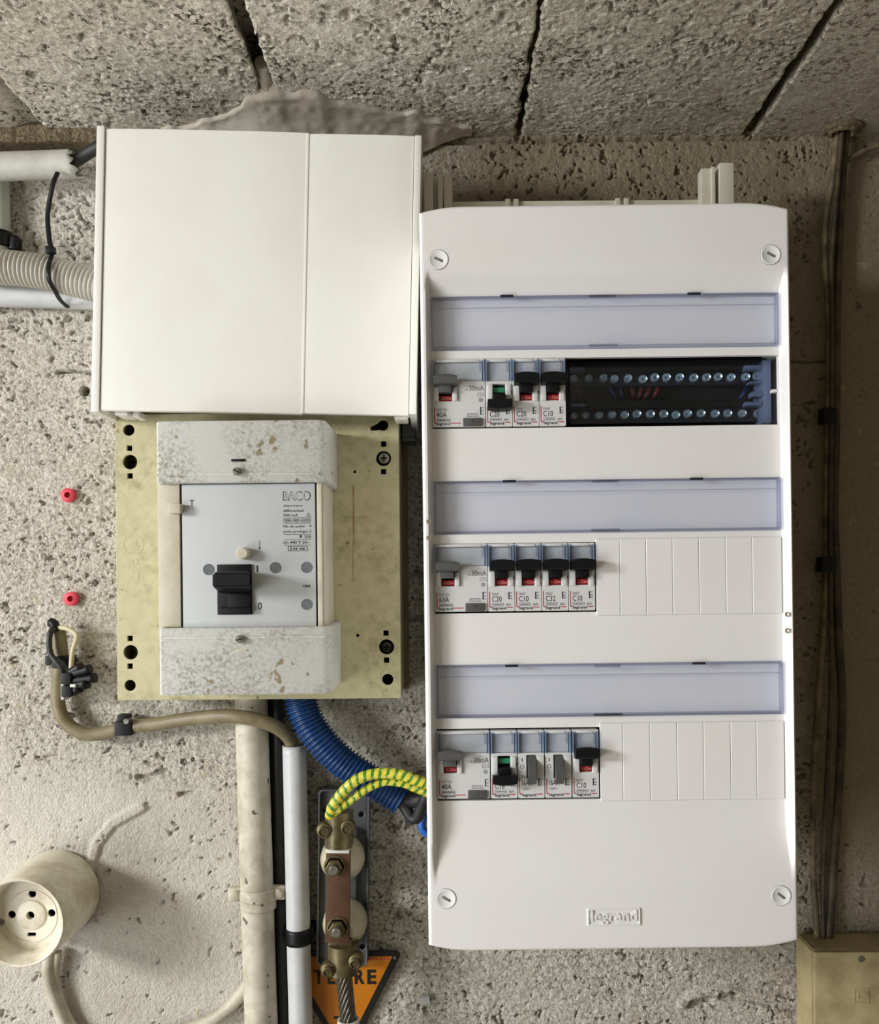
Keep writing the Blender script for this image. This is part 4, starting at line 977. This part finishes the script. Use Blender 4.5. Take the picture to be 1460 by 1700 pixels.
oc = bpy.data.objects.new('olive_cable', None); COL.objects.link(oc); oc.location = W(100, 1200, 10)
tag(oc, 'olive cable curving under the yellowed plate with stripped wires at its end', 'cable')
ob('sheath', tube(local(oc, [(98, 1047, 12), (101, 1085, 11), (97, 1130, 10), (97, 1170, 9), (110, 1200, 9), (140, 1218, 9), (175, 1217, 9), (210, 1207, 10), (260, 1202, 14), (310, 1194, 20), (360, 1189, 31), (400, 1190, 36), (440, 1199, 34), (468, 1213, 26), (484, 1232, 16), (490, 1256, 14)]), 0.0057, 20, 0.004, 'sheath'), M['olive'], oc)
ob('black_wire', tube(local(oc, [(95, 1044, 14), (86, 1046, 20), (82, 1060, 22), (84, 1085, 22), (94, 1099, 24), (103, 1110, 24), (104, 1122, 22)]), 0.0024, 12, 0.003, 'black_wire'), M['blackrub'], oc)
ob('beige_wire', tube(local(oc, [(93, 1042, 14), (110, 1043, 18), (122, 1049, 20), (128, 1056, 22), (124, 1070, 22), (120, 1085, 22), (118, 1115, 22)]), 0.0021, 12, 0.003, 'beige_wire'), M['beige'], oc)
ob('tape_knot', tube(local(oc, [(84, 1033, 14), (90, 1036, 15), (92, 1044, 15)]), lambda s: 0.0040, 12, 0.002, 'tape_knot'), M['black'], oc)

tcn = Fr(122, 1138, 0.0, 6, 26); tc = tag(tcn.empty('connector_strip'), 'small black screw connector strip hanging from the stripped wires', 'connector')
for i, (px, py) in enumerate(((109, 1127), (110, 1148))):
    ob('housing', box(tcn.rect(px-9, py-9.5, px+9, py+9.5, 16, 30), 0.0012), M['black'], tc)
for (xa, ya, xb2, yb2, rr) in ((112, 1122, 151, 1110, 0.0040), (114, 1132, 159, 1125, 0.0041), (116, 1142, 146, 1134, 0.0046), (114, 1118, 136, 1106, 0.0036), (114, 1150, 134, 1142, 0.0040)):
    ob('barrel', tube([tcn.L(xa, ya, 24), tcn.L((xa+xb2)/2, (ya+yb2)/2, 25), tcn.L(xb2, yb2, 26)], rr, 14, 0.003, 'barrel'), M['black'], tc)
ob('metal_tip', box(tcn.rect(116, 1136, 125, 1141, 28, 31.5), 0.0004), M['white'], tc)
ob('wall_bracket', box(tcn.rect(101, 1110, 106, 1162, 5, 18), 0.0005), M['pvc'], tc)
def cclip(name, x0, y0, x1, y1, label, wing):
    f = Fr((x0+x1)/2, (y0+y1)/2, 0, 2, 18); c = tag(f.empty(name), label, 'clip', 'black cable clips')
    ob('clip_body', box(f.rect(x0, y0, x1, y1, 3, 17.5), 0.0014), M['black'], c); ob('clip_lug', box(f.rect(*wing, 3, 14), 0.0010), M['black'], c)
    return f, c
f, c = cclip('cable_clip', 85, 1089, 116, 1110, 'black cable clip holding the upright end of the olive cable', (74, 1089, 88, 1104))
f, c = cclip('cable_clip', 189, 1199, 219, 1222, 'black cable clip on the olive cable under the yellowed plate', (194, 1187, 212, 1202))
s = ob('nail', lathe([(0.0016, 0), (0.0016, 0.010), (0.0022, 0.0102), (0.0022, 0.0112)], 12, 'nail'), M['steel'], c); s.location = f.L(217, 1194, 10)

# blue corrugated conduit with its black cables, blue wire and the earth wires
def corr(r0, amp, pitch):
    return lambda s: r0 + amp * (0.5 + 0.5*math.tanh(3.0*math.cos(2*math.pi*s/pitch)))
blu = single('blue_corrugated_conduit', tube(run([(494, 1120, 24), (498, 1155, 26), (509, 1192, 28), (530, 1226, 30), (565, 1262, 30), (605, 1290, 30), (640, 1310, 30), (668, 1326, 30)]), corr(0.0116, 0.0021, 0.0036), 28, 0.00045, 'blue_corrugated_conduit', hollow=0.8), 'blue', 'blue corrugated conduit curving from behind the plate towards the board', 'conduit')
single('black_cable', tube(run([(640, 1306, 30), (662, 1318, 31), (684, 1328, 33), (706, 1326, 36), (730, 1318, 38)]), 0.0066, 18, 0.003, 'black_cable'), 'blackrub', 'thick black cable leaving the blue conduit straight into the board', 'cable')
single('black_cable', tube(run([(640, 1312, 30), (660, 1324, 32), (674, 1342, 34), (684, 1358, 36), (692, 1358, 38), (700, 1340, 42), (708, 1322, 46), (722, 1300, 48)]), 0.0048, 18, 0.003, 'black_cable'), 'blackrub', 'black cable bent in a hook below the blue conduit end', 'cable')
single('blue_wire', tube(run([(728, 1330, 26), (712, 1345, 26), (702, 1362, 26), (701, 1376, 26), (712, 1384, 26), (728, 1384, 26)]), 0.0034, 14, 0.003, 'blue_wire'), 'bluewire', 'bright blue wire loop beside the edge of the board', 'wire')
single('earth_wire', tube(run([(548, 1356, 54), (553, 1338, 58), (575, 1309, 60), (600, 1291, 61), (630, 1284, 61), (665, 1286, 61), (690, 1295, 60), (726, 1306, 58)]), 0.0043, 18, 0.002, 'earth_wire'), 'gy', 'upper thicker green and yellow earth wire arching to the board', 'wire', 'earth wires')
single('earth_wire', tube(run([(557, 1356, 54), (562, 1344, 56), (585, 1327, 57), (612, 1308, 57), (640, 1298, 57), (670, 1301, 57), (692, 1310, 56), (726, 1322, 55)]), 0.0032, 18, 0.002, 'earth_wire'), 'gy', 'lower thinner green and yellow earth wire arching to the board', 'wire', 'earth wires')

# ------------------------------------------------------------------ earth terminal
E = Fr(570, 1455, -0.012, 0, 10)
et = tag(E.empty('earth_terminal'), 'earth disconnection terminal with copper bar and brass clamps on grey base', 'terminal')
r = E.rect(529, 1309, 613, 1600, 1, 8)
ob('base_plate', plate([rectpts(r[0], r[1], r[4], r[5], 0.004)] + [circ(E.L(x, y, 8).x, E.L(x, y, 8).z, 0.0024, 16) for x, y in ((600, 1352), (540, 1345), (602, 1548), (602, 1572))], r[2], r[3], 0.0005), M['traygrey'], et)
ob('base_rim', plate([rectpts(r[0], r[1], r[4], r[5], 0.004), rectpts(r[0]+0.0014, r[1]-0.0014, r[4]+0.0014, r[5]-0.0014, 0.003)], E.y(13), E.y(7.5), 0.0004), M['traygrey'], et)
ob('base_rib', box(E.rect(548, 1375, 592, 1570, 7.5, 14), 0.002), M['traygrey'], et)
for px, py in ((572, 1416), (576, 1521)):
    c = ob('insulator', lathe([(0.0150, 0), (0.0176, 0.004), (0.0184, 0.010), (0.0180, 0.018), (0.0150, 0.026), (0.0105, 0.032), (0.0085, 0.034)], 40, 'insulator'), M['porc'], et); c.location = E.L(px, py, 10) 
ob('copper_bar', box(E.rect(540.5, 1413, 581, 1566, 45, 50), 0.0008), M['copper'], et)
ob('tinned_edge', box(E.rect(541, 1410, 580, 1417, 46, 51.5), 0.0008), M['white'], et)
for px, py in ((556, 1438), (561, 1540)):
    nt = ob('nut', lathe([(0.0078, 0), (0.0078, 0.0012), (0.0066, 0.0012), (0.0066, 0.0056), (0.0058, 0.0062)], 6, 'nut'), M['brass'], et); nt.location = E.L(px, py, 50)
    ob('washer', lathe([(0.0088, -0.0002), (0.0088, 0.0010), (0.0080, 0.0012)], 28, 'washer'), M['brass'], nt)
    ob('stud', lathe([(0.0036, 0.004), (0.0036, 0.0110), (0.0030, 0.0116)], 18, 'stud'), M['steel'], nt)
def clamp(cx, cy, wpx_, hpx_, h0, h1, lobes):
    bm = bmesh.new(); q = E.rect(cx-wpx_/2, cy-hpx_/2, cx+wpx_/2, cy+hpx_/2, h0, h1)
    n = 16; A = []
    for k in range(n+1):
        a = math.pi*k/n; A.append((q[0] + (q[1]-q[0])*(0.5-0.5*math.cos(a)), q[2] + (q[3]-q[2])*(1-math.sin(a))*0.55))
    A += [(q[1], q[3]), (q[0], q[3])]
    lo = [bm.verts.new((p[0], p[1], q[4])) for p in A]; hi = [bm.verts.new((p[0], p[1], q[5])) for p in A]
    for i in range(len(A)): bm.faces.new((lo[i], lo[(i+1)%len(A)], hi[(i+1)%len(A)], hi[i]))
    bm.faces.new(lo[::-1]); bm.faces.new(hi)
    o = ob('clamp_saddle', finish(bm, 'clamp', True, 40), M['brass'], et)
    for (lx, ly) in lobes:
        l = ob('clamp_lug', lathe([(0.0062, -0.006), (0.0066, 0.0), (0.0058, 0.0030), (0.0050, 0.0036)], 22, 'clamp_lug'), M['brass'], o); l.location = E.L(lx, ly, h1-4)
        s = ob('clamp_screw', lathe([(0.0042, 0.003), (0.0042, 0.0062), (0.0034, 0.0070), (0.0030, 0.0058)], 20, 'clamp_screw'), M['brass'], o); s.location = E.L(lx, ly, h1-4)
clamp(560, 1382, 46, 60, 40, 58, ((539, 1378), (577, 1373)))
ob('clamp_tongue', box(E.rect(545, 1395, 580, 1425, 40, 49), 0.001), M['brass'], et)
clamp(567, 1601, 52, 48, 36, 56, ((546, 1609), (591, 1595)))
ob('clamp_tongue', box(E.rect(545, 1560, 584, 1590, 40, 49), 0.001), M['brass'], et)
ec = bpy.data.objects.new('stranded_earth_cable', None); COL.objects.link(ec); ec.location = W(579, 1700, 44)
tag(ec, 'twisted bare copper earth cable leaving the lower clamp into a white sleeve', 'cable')
pa, pb = W(568, 1590, 44) - ec.location, W(579, 1700, 44) - ec.location
def strand(k, n, rad, sr):
    pts = []
    ax = (pb-pa); t_ = ax.normalized(); u_ = Vector((0, -1, 0)); u_ = (u_ - t_*u_.dot(t_)).normalized(); v_ = t_.cross(u_)
    for i in range(28):
        t = i/27; a = 2*math.pi*(k/n + t*0.85); pts.append(pa + ax*t + u_*(math.cos(a)*rad) + v_*(math.sin(a)*rad))
    return tube(pts, sr, 10, 0.002, 'strand', sub=2)
for k in range(10): ob('strand', strand(k, 10, 0.0050, 0.0017), M['strand'], ec)
ob('core', tube([pa, (pa+pb)/2, pb], 0.0040, 12, 0.005, 'core'), M['strand'], ec)
ob('white_sleeve', tube(local(ec, [(600, 2200, 30), (584, 1850, 42), (579.5, 1730, 44), (578.5, 1692, 44)]), 0.0088, 24, 0.003, 'white_sleeve', hollow=0.8), M['white'], ec)

# ------------------------------------------------------------------ warning sign behind the terminal
S = Fr(567, 1640, 0.004, 0, 4)
sg = tag(S.empty('warning_sign'), 'orange triangular sign with black border reading TERRE behind the earth terminal', 'sign')
def tri(pts, rr, n=6):
    P_ = [Vector((S.L(x, y, 4).x, S.L(x, y, 4).z)) for x, y in pts]; out = []
    for i in range(3):
        a, b2, c = P_[i-1], P_[i], P_[(i+1)%3]; d1 = (a-b2).normalized(); d2 = (c-b2).normalized(); half = math.acos(max(-1, min(1, d1.dot(d2))))/2
        L_ = rr/math.tan(half); p1 = b2 + d1*L_; p2 = b2 + d2*L_; cc = b2 + (d1+d2).normalized()*(rr/math.sin(half))
        for k in range(n+1):
            q = p1.lerp(p2, k/n); out.append(tuple(cc + (q-cc).normalized()*rr))
    return out
T0 = [(462, 1579), (669, 1579), (574, 1764)]
ob('sign_plate', plate([tri(T0, 0.0036)], S.y(3.4), S.y(2.0)), M['signb'], sg)
ob('sign_face', plate([tri([(479, 1588), (652, 1588), (573, 1744)], 0.0006)], S.y(3.7), S.y(3.3)), M['sign'], sg)
for ch, xa, xb2 in (('T', 521, 538), ('E', 544, 557), ('R', 566, 581), ('R', 589, 606), ('E', 610, 625)):
    put_text('sign_letter', ch, S, xa, 1609.5, xb2, 1634, 3.85, M['signb'], sg, 0.04)
ob('earth_symbol', quads([(lambda q: (q[0], q[1], q[4], q[5]))(S.rect(554, 1687, 592, 1691, 3, 3.8))], S.y(3.8)), M['signb'], sg)
rq = [(lambda q: (q[0], q[1], q[4], q[5]))(S.rect(x_, 1590.5, x_+4, 1593.5, 3, 3.8)) for x_ in (612, 618, 624, 631, 637, 643)]
o = ob('small_print', quads(rq, S.y(3.8)), M['inkr'], sg); o['kind'] = 'stuff'
s = ob('sign_rivet', lathe([(0.0016, 0), (0.0014, 0.0008), (0.0004, 0.0011)], 14, 'sign_rivet'), M['steel'], sg); s.location = S.L(656, 1590, 3.4)

# ------------------------------------------------------------------ round surface socket
so_c = Vector((-0.331, 0, ZC - 0.2745))
so = bpy.data.objects.new('surface_socket', None); COL.objects.link(so); so.location = so_c
tag(so, 'round cream bakelite wall socket with pin holes at lower left', 'socket')
ob('housing', lathe([(0.0362, 0.0), (0.0368, 0.012), (0.0364, 0.034), (0.0355, 0.056), (0.0350, 0.066), (0.0342, 0.0675), (0.0328, 0.0670), (0.0318, 0.0645), (0.0300, 0.0490), (0.0285, 0.0470)], 64, 'housing', True, False), M['bake'], so)
def sx(px, py, h=47.5): p = W(px, py, h) - so_c; return p.x, p.z
lp = [circ(0, 0, 0.0288, 48)]
for px, py in ((53.5, 1484), (19.5, 1518.5), (85.5, 1516), (52, 1518.5)): x, z = sx(px, py); lp.append(circ(x, z, 0.0031, 18))
x, z = sx(52.5, 1551.5); lp.append(rectpts(x-0.0034, x+0.0034, z-0.0015, z+0.0015))
ob('pin_plate', plate(lp, -0.0475, -0.0455, 0.0002), M['bake'], so)
x, z = sx(52, 1518.5); q = ob('centre_boss', lathe([(0.0118, 0.0), (0.0115, 0.0014), (0.0108, 0.0018), (0.0033, 0.0018), (0.0032, 0.0)], 40, 'centre_boss', False, False), M['bake'], so); q.location = (x, -0.0475, z)
q = ob('boss_ring', lathe([(0.0212, 0.0), (0.0209, 0.0007), (0.0203, 0.0007), (0.0200, 0.0)], 44, 'boss_ring', False, False), M['bake'], so); q.location = (x, -0.0475, z-0.001)
ob('dark_inside', lathe([(0.0286, 0.0300), (0.0286, 0.0310)], 40, 'dark_inside'), M['holeb'], so)
x, z = sx(1, 1531); q = ob('side_screw', lathe([(0.0030, 0), (0.0028, 0.0010), (0.0004, 0.0014)], 16, 'side_screw'), M['steel'], so); q.location = (x, -0.0475, z)
single('socket_cable', tube(run([(84, 1575, 9), (80, 1610, 8), (84, 1640, 7), (96, 1672, 6), (112, 1705, 6), (150, 1732, 6), (220, 1732, 6), (300, 1712, 6), (350, 1694, 6), (385, 1668, 6), (408, 1640, 6), (418, 1620, 6)]), 0.0052, 18, 0.004, 'socket_cable'), 'pipe', 'cream-painted cable looping from the round socket to the cream pipe', 'cable')
single('socket_cable', tube(run([(96, 1580, 8), (92, 1620, 5), (98, 1652, 4), (112, 1688, 4), (130, 1715, 4), (150, 1740, 4)]), 0.0036, 14, 0.004, 'socket_cable'), 'pipe', 'thinner cream cable right beside the one leaving the round socket', 'cable')

# ------------------------------------------------------------------ wall plugs, fragment
for px, py, lab in ((113, 822, 'red wall plug in the wall level with the breaker logo'), (118, 994, 'red wall plug above the stripped end of the olive cable')):
    bm = bmesh.new(); n = 20; rg = []
    for (rr, o_) in ((0.0058, -0.004), (0.0061, 0.0010), (0.0052, 0.0018), (0.0026, 0.0022), (0.0024, -0.008)):
        rg.append([bm.verts.new(((rr + (0.00018*math.sin(3*2*math.pi*k/n + px) if rr > 0.004 else 0))*math.cos(2*math.pi*k/n), -o_, (rr + (0.00018*math.sin(3*2*math.pi*k/n + px) if rr > 0.004 else 0))*math.sin(2*math.pi*k/n))) for k in range(n)])
    for a, b2 in zip(rg, rg[1:]):
        for k in range(n): bm.faces.new((a[k], a[(k+1)%n], b2[(k+1)%n], b2[k]))
    bm.faces.new(rg[-1])
    pg = bpy.data.objects.new('wall_plug', None); COL.objects.link(pg); pg.location = W(px, py, 1.0); tag(pg, lab, 'wall plug', 'red wall plugs')
    ob('collar', finish(bm, 'collar', True, 40), M['plug'], pg)
    ob('bore', lathe([(0.00235, -0.006), (0.00235, -0.0055)], 14, 'bore'), M['holeb'], pg)
fq = Fr(705, 1655, 0.15, 0, 4); o = ob('plastic_fragment', box(fq.rect(696, 1656, 714, 1668, -1, 4), 0.0007), M['pvc']); fq.place(o); tag(o, 'small grey plastic fragment stuck on the wall under the board', 'fragment')

# ------------------------------------------------------------------ upper left conduits
hc = bpy.data.objects.new('horizontal_conduit', None); COL.objects.link(hc); hc.location = W(0, 277, 25)
tag(hc, 'cut grey horizontal conduit under the ceiling with a cable inside', 'conduit')
def jag(p, i, n):
    if i >= n - 1: return p + Vector((0.003*math.sin(p.z*900) - 0.25*(p.z - (W(120, 272, 25)-hc.location).z), 0, 0))
    return p
ob('tube', tube(local(hc, [(-60, 279, 25), (20, 276, 25), (80, 274, 25), (126, 272, 25)]), 0.0113, 30, 0.004, 'tube', hollow=0.86, cut=jag), M['pvcold'], hc)
single('black_cable', tube(run([(90, 272, 25), (122, 268, 26), (140, 258, 27), (160, 246, 30), (190, 232, 34)]), 0.0050, 16, 0.003, 'black_cable'), 'blackrub', 'black cable coming out of the cut conduit at upper left', 'cable')
single('vertical_conduit', tube(run([(-2, 288, 8), (-1, 340, 8), (0, 440, 8)]), 0.0084, 24, 0.006, 'vertical_conduit'), 'pvcgreen', 'grey-green vertical conduit at the left edge below the cut conduit', 'conduit')
f = Fr(8, 399, 0, 0, 20); c = tag(f.empty('conduit_saddle'), 'black saddle clip around the grey-green conduit at the left edge', 'clip')
ob('saddle_band', tube([f.L(0, 386, 8), f.L(0, 412, 8)], 0.0096, 24, 0.003, 'saddle_band'), M['black'], c); ob('saddle_ear', box(f.rect(12, 388, 28, 414, 1, 12), 0.003, 3), M['black'], c)
single('grey_corrugated_conduit', tube(run([(-40, 442, 34), (20, 445, 34), (75, 452, 34), (125, 464, 34), (185, 480, 34)]), corr(0.0122, 0.0019, 0.0037), 28, 0.00046, 'grey_corrugated_conduit'), 'corr', 'grey corrugated conduit entering the cream cover from the left', 'conduit')
single('scuffed_conduit', tube(run([(-60, 489, 9), (60, 491, 9), (185, 496, 9)]), 0.0100, 28, 0.008, 'scuffed_conduit'), 'pvc', 'scuffed grey conduit lying behind the corrugated conduit', 'conduit')
ct_ = bpy.data.objects.new('cable_tie', None); COL.objects.link(ct_); ct_.location = W(88, 420, 40); tag(ct_, 'long black cable tie around the corrugated conduit at upper left', 'cable tie')
ob('strap', tube(local(ct_, [(96, 286, 34), (88, 305, 36), (82, 335, 34), (79, 362, 34), (82, 398, 38), (86, 420, 44), (82, 436, 49), (80, 452, 52), (83, 468, 49), (92, 484, 40), (100, 498, 26), (112, 510, 12)]), 0.0021, 12, 0.002, 'strap', flat=0.45), M['black'], ct_)
ob('head', box((-0.0030, 0.0040, -0.0085, -0.0020, -0.0025, 0.0030), 0.0010), M['black'], ct_)

# ------------------------------------------------------------------ right-hand cables, collar and junction box
single('grimy_cable', tube(run([(1394, 190, 8), (1390, 232, 8), (1383, 300, 7), (1374, 350, 6), (1370, 420, 6), (1374, 490, 6), (1377, 570, 6), (1376, 640, 6), (1374, 700, 7), (1372, 850, 6), (1372, 950, 6), (1366, 1060, 6), (1356, 1200, 5), (1351, 1300, 5), (1351, 1450, 5), (1355, 1510, 5), (1357, 1560, 8)]), 0.0026, 14, 0.005, 'grimy_cable'), 'brown', 'pale dirty cable running down the dark wall right of the board', 'cable')
single('grimy_cable', tube(run([(1406, 190, 8), (1403, 235, 8), (1397, 320, 6), (1391, 450, 5), (1389, 600, 5), (1388, 720, 6), (1386, 850, 5), (1389, 950, 5), (1393, 1060, 5), (1399, 1180, 4), (1392, 1330, 4), (1384, 1450, 4), (1377, 1560, 8)]), 0.0036, 14, 0.005, 'grimy_cable'), 'dkcable', 'thick grimy dark cable running from ceiling to junction box', 'cable')
single('grimy_cable', tube(run([(1400, 190, 13), (1397, 240, 13), (1390, 320, 11), (1381, 450, 10), (1382, 560, 10), (1381, 680, 10), (1379, 860, 10), (1380, 1000, 9), (1380, 1150, 7), (1373, 1300, 5), (1368, 1450, 4), (1367, 1560, 9)]), 0.0020, 14, 0.005, 'grimy_cable'), 'dkcable', 'thin dark cable lying over the two bigger cables on the right wall', 'cable')
single('branch_cable', tube(run([(1394, 278, 6), (1406, 268, 5), (1424, 256, 5), (1450, 245, 5), (1500, 230, 5)]), 0.0024, 12, 0.004, 'branch_cable'), 'brown', 'thin brown cable branching right just below the ceiling', 'cable')
for (x0, y0, x1, y1, lab) in ((1368, 676, 1392, 702, 'black clip on the right-hand cables level with the terminal block'), (1364, 924, 1388, 950, 'black clip on the right-hand cables level with the middle row')):
    f = Fr((x0+x1)/2, (y0+y1)/2, 0, 0, 10); c = tag(f.empty('cable_clip'), lab, 'clip', 'clips on the right-hand cables')
    ob('clip_body', box(f.rect(x0, y0, x1, y1, 1, 13), 0.002, 3), M['black'], c); ob('clip_head', box(f.rect(x0-4, y0+12, x0+6, y1, 1, 9), 0.001), M['black'], c)
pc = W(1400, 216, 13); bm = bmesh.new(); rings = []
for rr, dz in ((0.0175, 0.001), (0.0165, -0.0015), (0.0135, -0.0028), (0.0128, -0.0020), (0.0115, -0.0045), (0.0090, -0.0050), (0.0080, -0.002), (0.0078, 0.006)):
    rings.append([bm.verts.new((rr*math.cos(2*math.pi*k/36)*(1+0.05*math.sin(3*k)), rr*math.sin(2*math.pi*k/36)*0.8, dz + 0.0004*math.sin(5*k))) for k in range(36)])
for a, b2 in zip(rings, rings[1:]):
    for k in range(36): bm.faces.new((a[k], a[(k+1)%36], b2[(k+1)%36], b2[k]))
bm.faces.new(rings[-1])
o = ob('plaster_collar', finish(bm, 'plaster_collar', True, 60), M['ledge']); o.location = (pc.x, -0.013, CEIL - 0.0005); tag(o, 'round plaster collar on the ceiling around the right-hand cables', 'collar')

J = Fr(1440, 1660, 0.006, 0, 32); jb = tag(J.empty('junction_box'), 'stained beige junction box in the lower right corner', 'junction box')
r = J.rect(1353, 1580, 1545, 1765, 1, 32); bm = bmesh.new(); t_ = 0.006
lo = [(r[0]-0.003, r[3], r[4]-0.003), (r[1]+0.003, r[3], r[4]-0.003), (r[1]+0.003, r[3], r[5]+0.003), (r[0]-0.003, r[3], r[5]+0.003)]
hi = [(r[0], r[2]+0.004, r[4]), (r[1], r[2]+0.004, r[4]), (r[1], r[2]+0.004, r[5]), (r[0], r[2]+0.004, r[5])]
a = [bm.verts.new(p) for p in lo]; b2 = [bm.verts.new(p) for p in hi]
bm.faces.new(a[::-1]); bm.faces.new(b2)
for i in range(4): bm.faces.new((a[i], a[(i+1)%4], b2[(i+1)%4], b2[i]))
bmesh.ops.bevel(bm, geom=bm.edges[:], offset=0.0012, segments=2, affect='EDGES')
ob('box_body', finish(bm, 'box_body', True, 40), M['jbox'], jb)
ob('box_lid', box((r[0]+0.0004, r[1]-0.0004, r[2], r[2]+0.0038, r[4]+0.0004, r[5]-0.0004), 0.0010), M['jbox'], jb)
s = ob('lid_screw', lathe([(0.0026, 0), (0.0024, 0.0008), (0.0003, 0.0013)], 16, 'lid_screw'), M['steel'], jb); s.location = J.L(1430, 1592, 32)
q = J.rect(1418, 1642, 1444, 1667, 31, 32.4)
mk = ob('moulded_mark', plate([rectpts(q[0], q[1], q[4], q[5], 0.0006), rectpts(q[0]+0.0014, q[1]-0.0014, q[4]+0.0014, q[5]-0.0014)], q[2], q[3]), M['jbox'], jb)
ob('mark_stroke', box(J.rect(1424, 1647, 1427, 1662, 31.5, 32.4)), M['jbox'], mk); ob('mark_stroke', box(J.rect(1427, 1658, 1441, 1663, 31.5, 32.4)), M['jbox'], mk); ob('mark_stroke', box(J.rect(1430, 1647, 1442, 1651, 31.5, 32.4)), M['jbox'], mk)
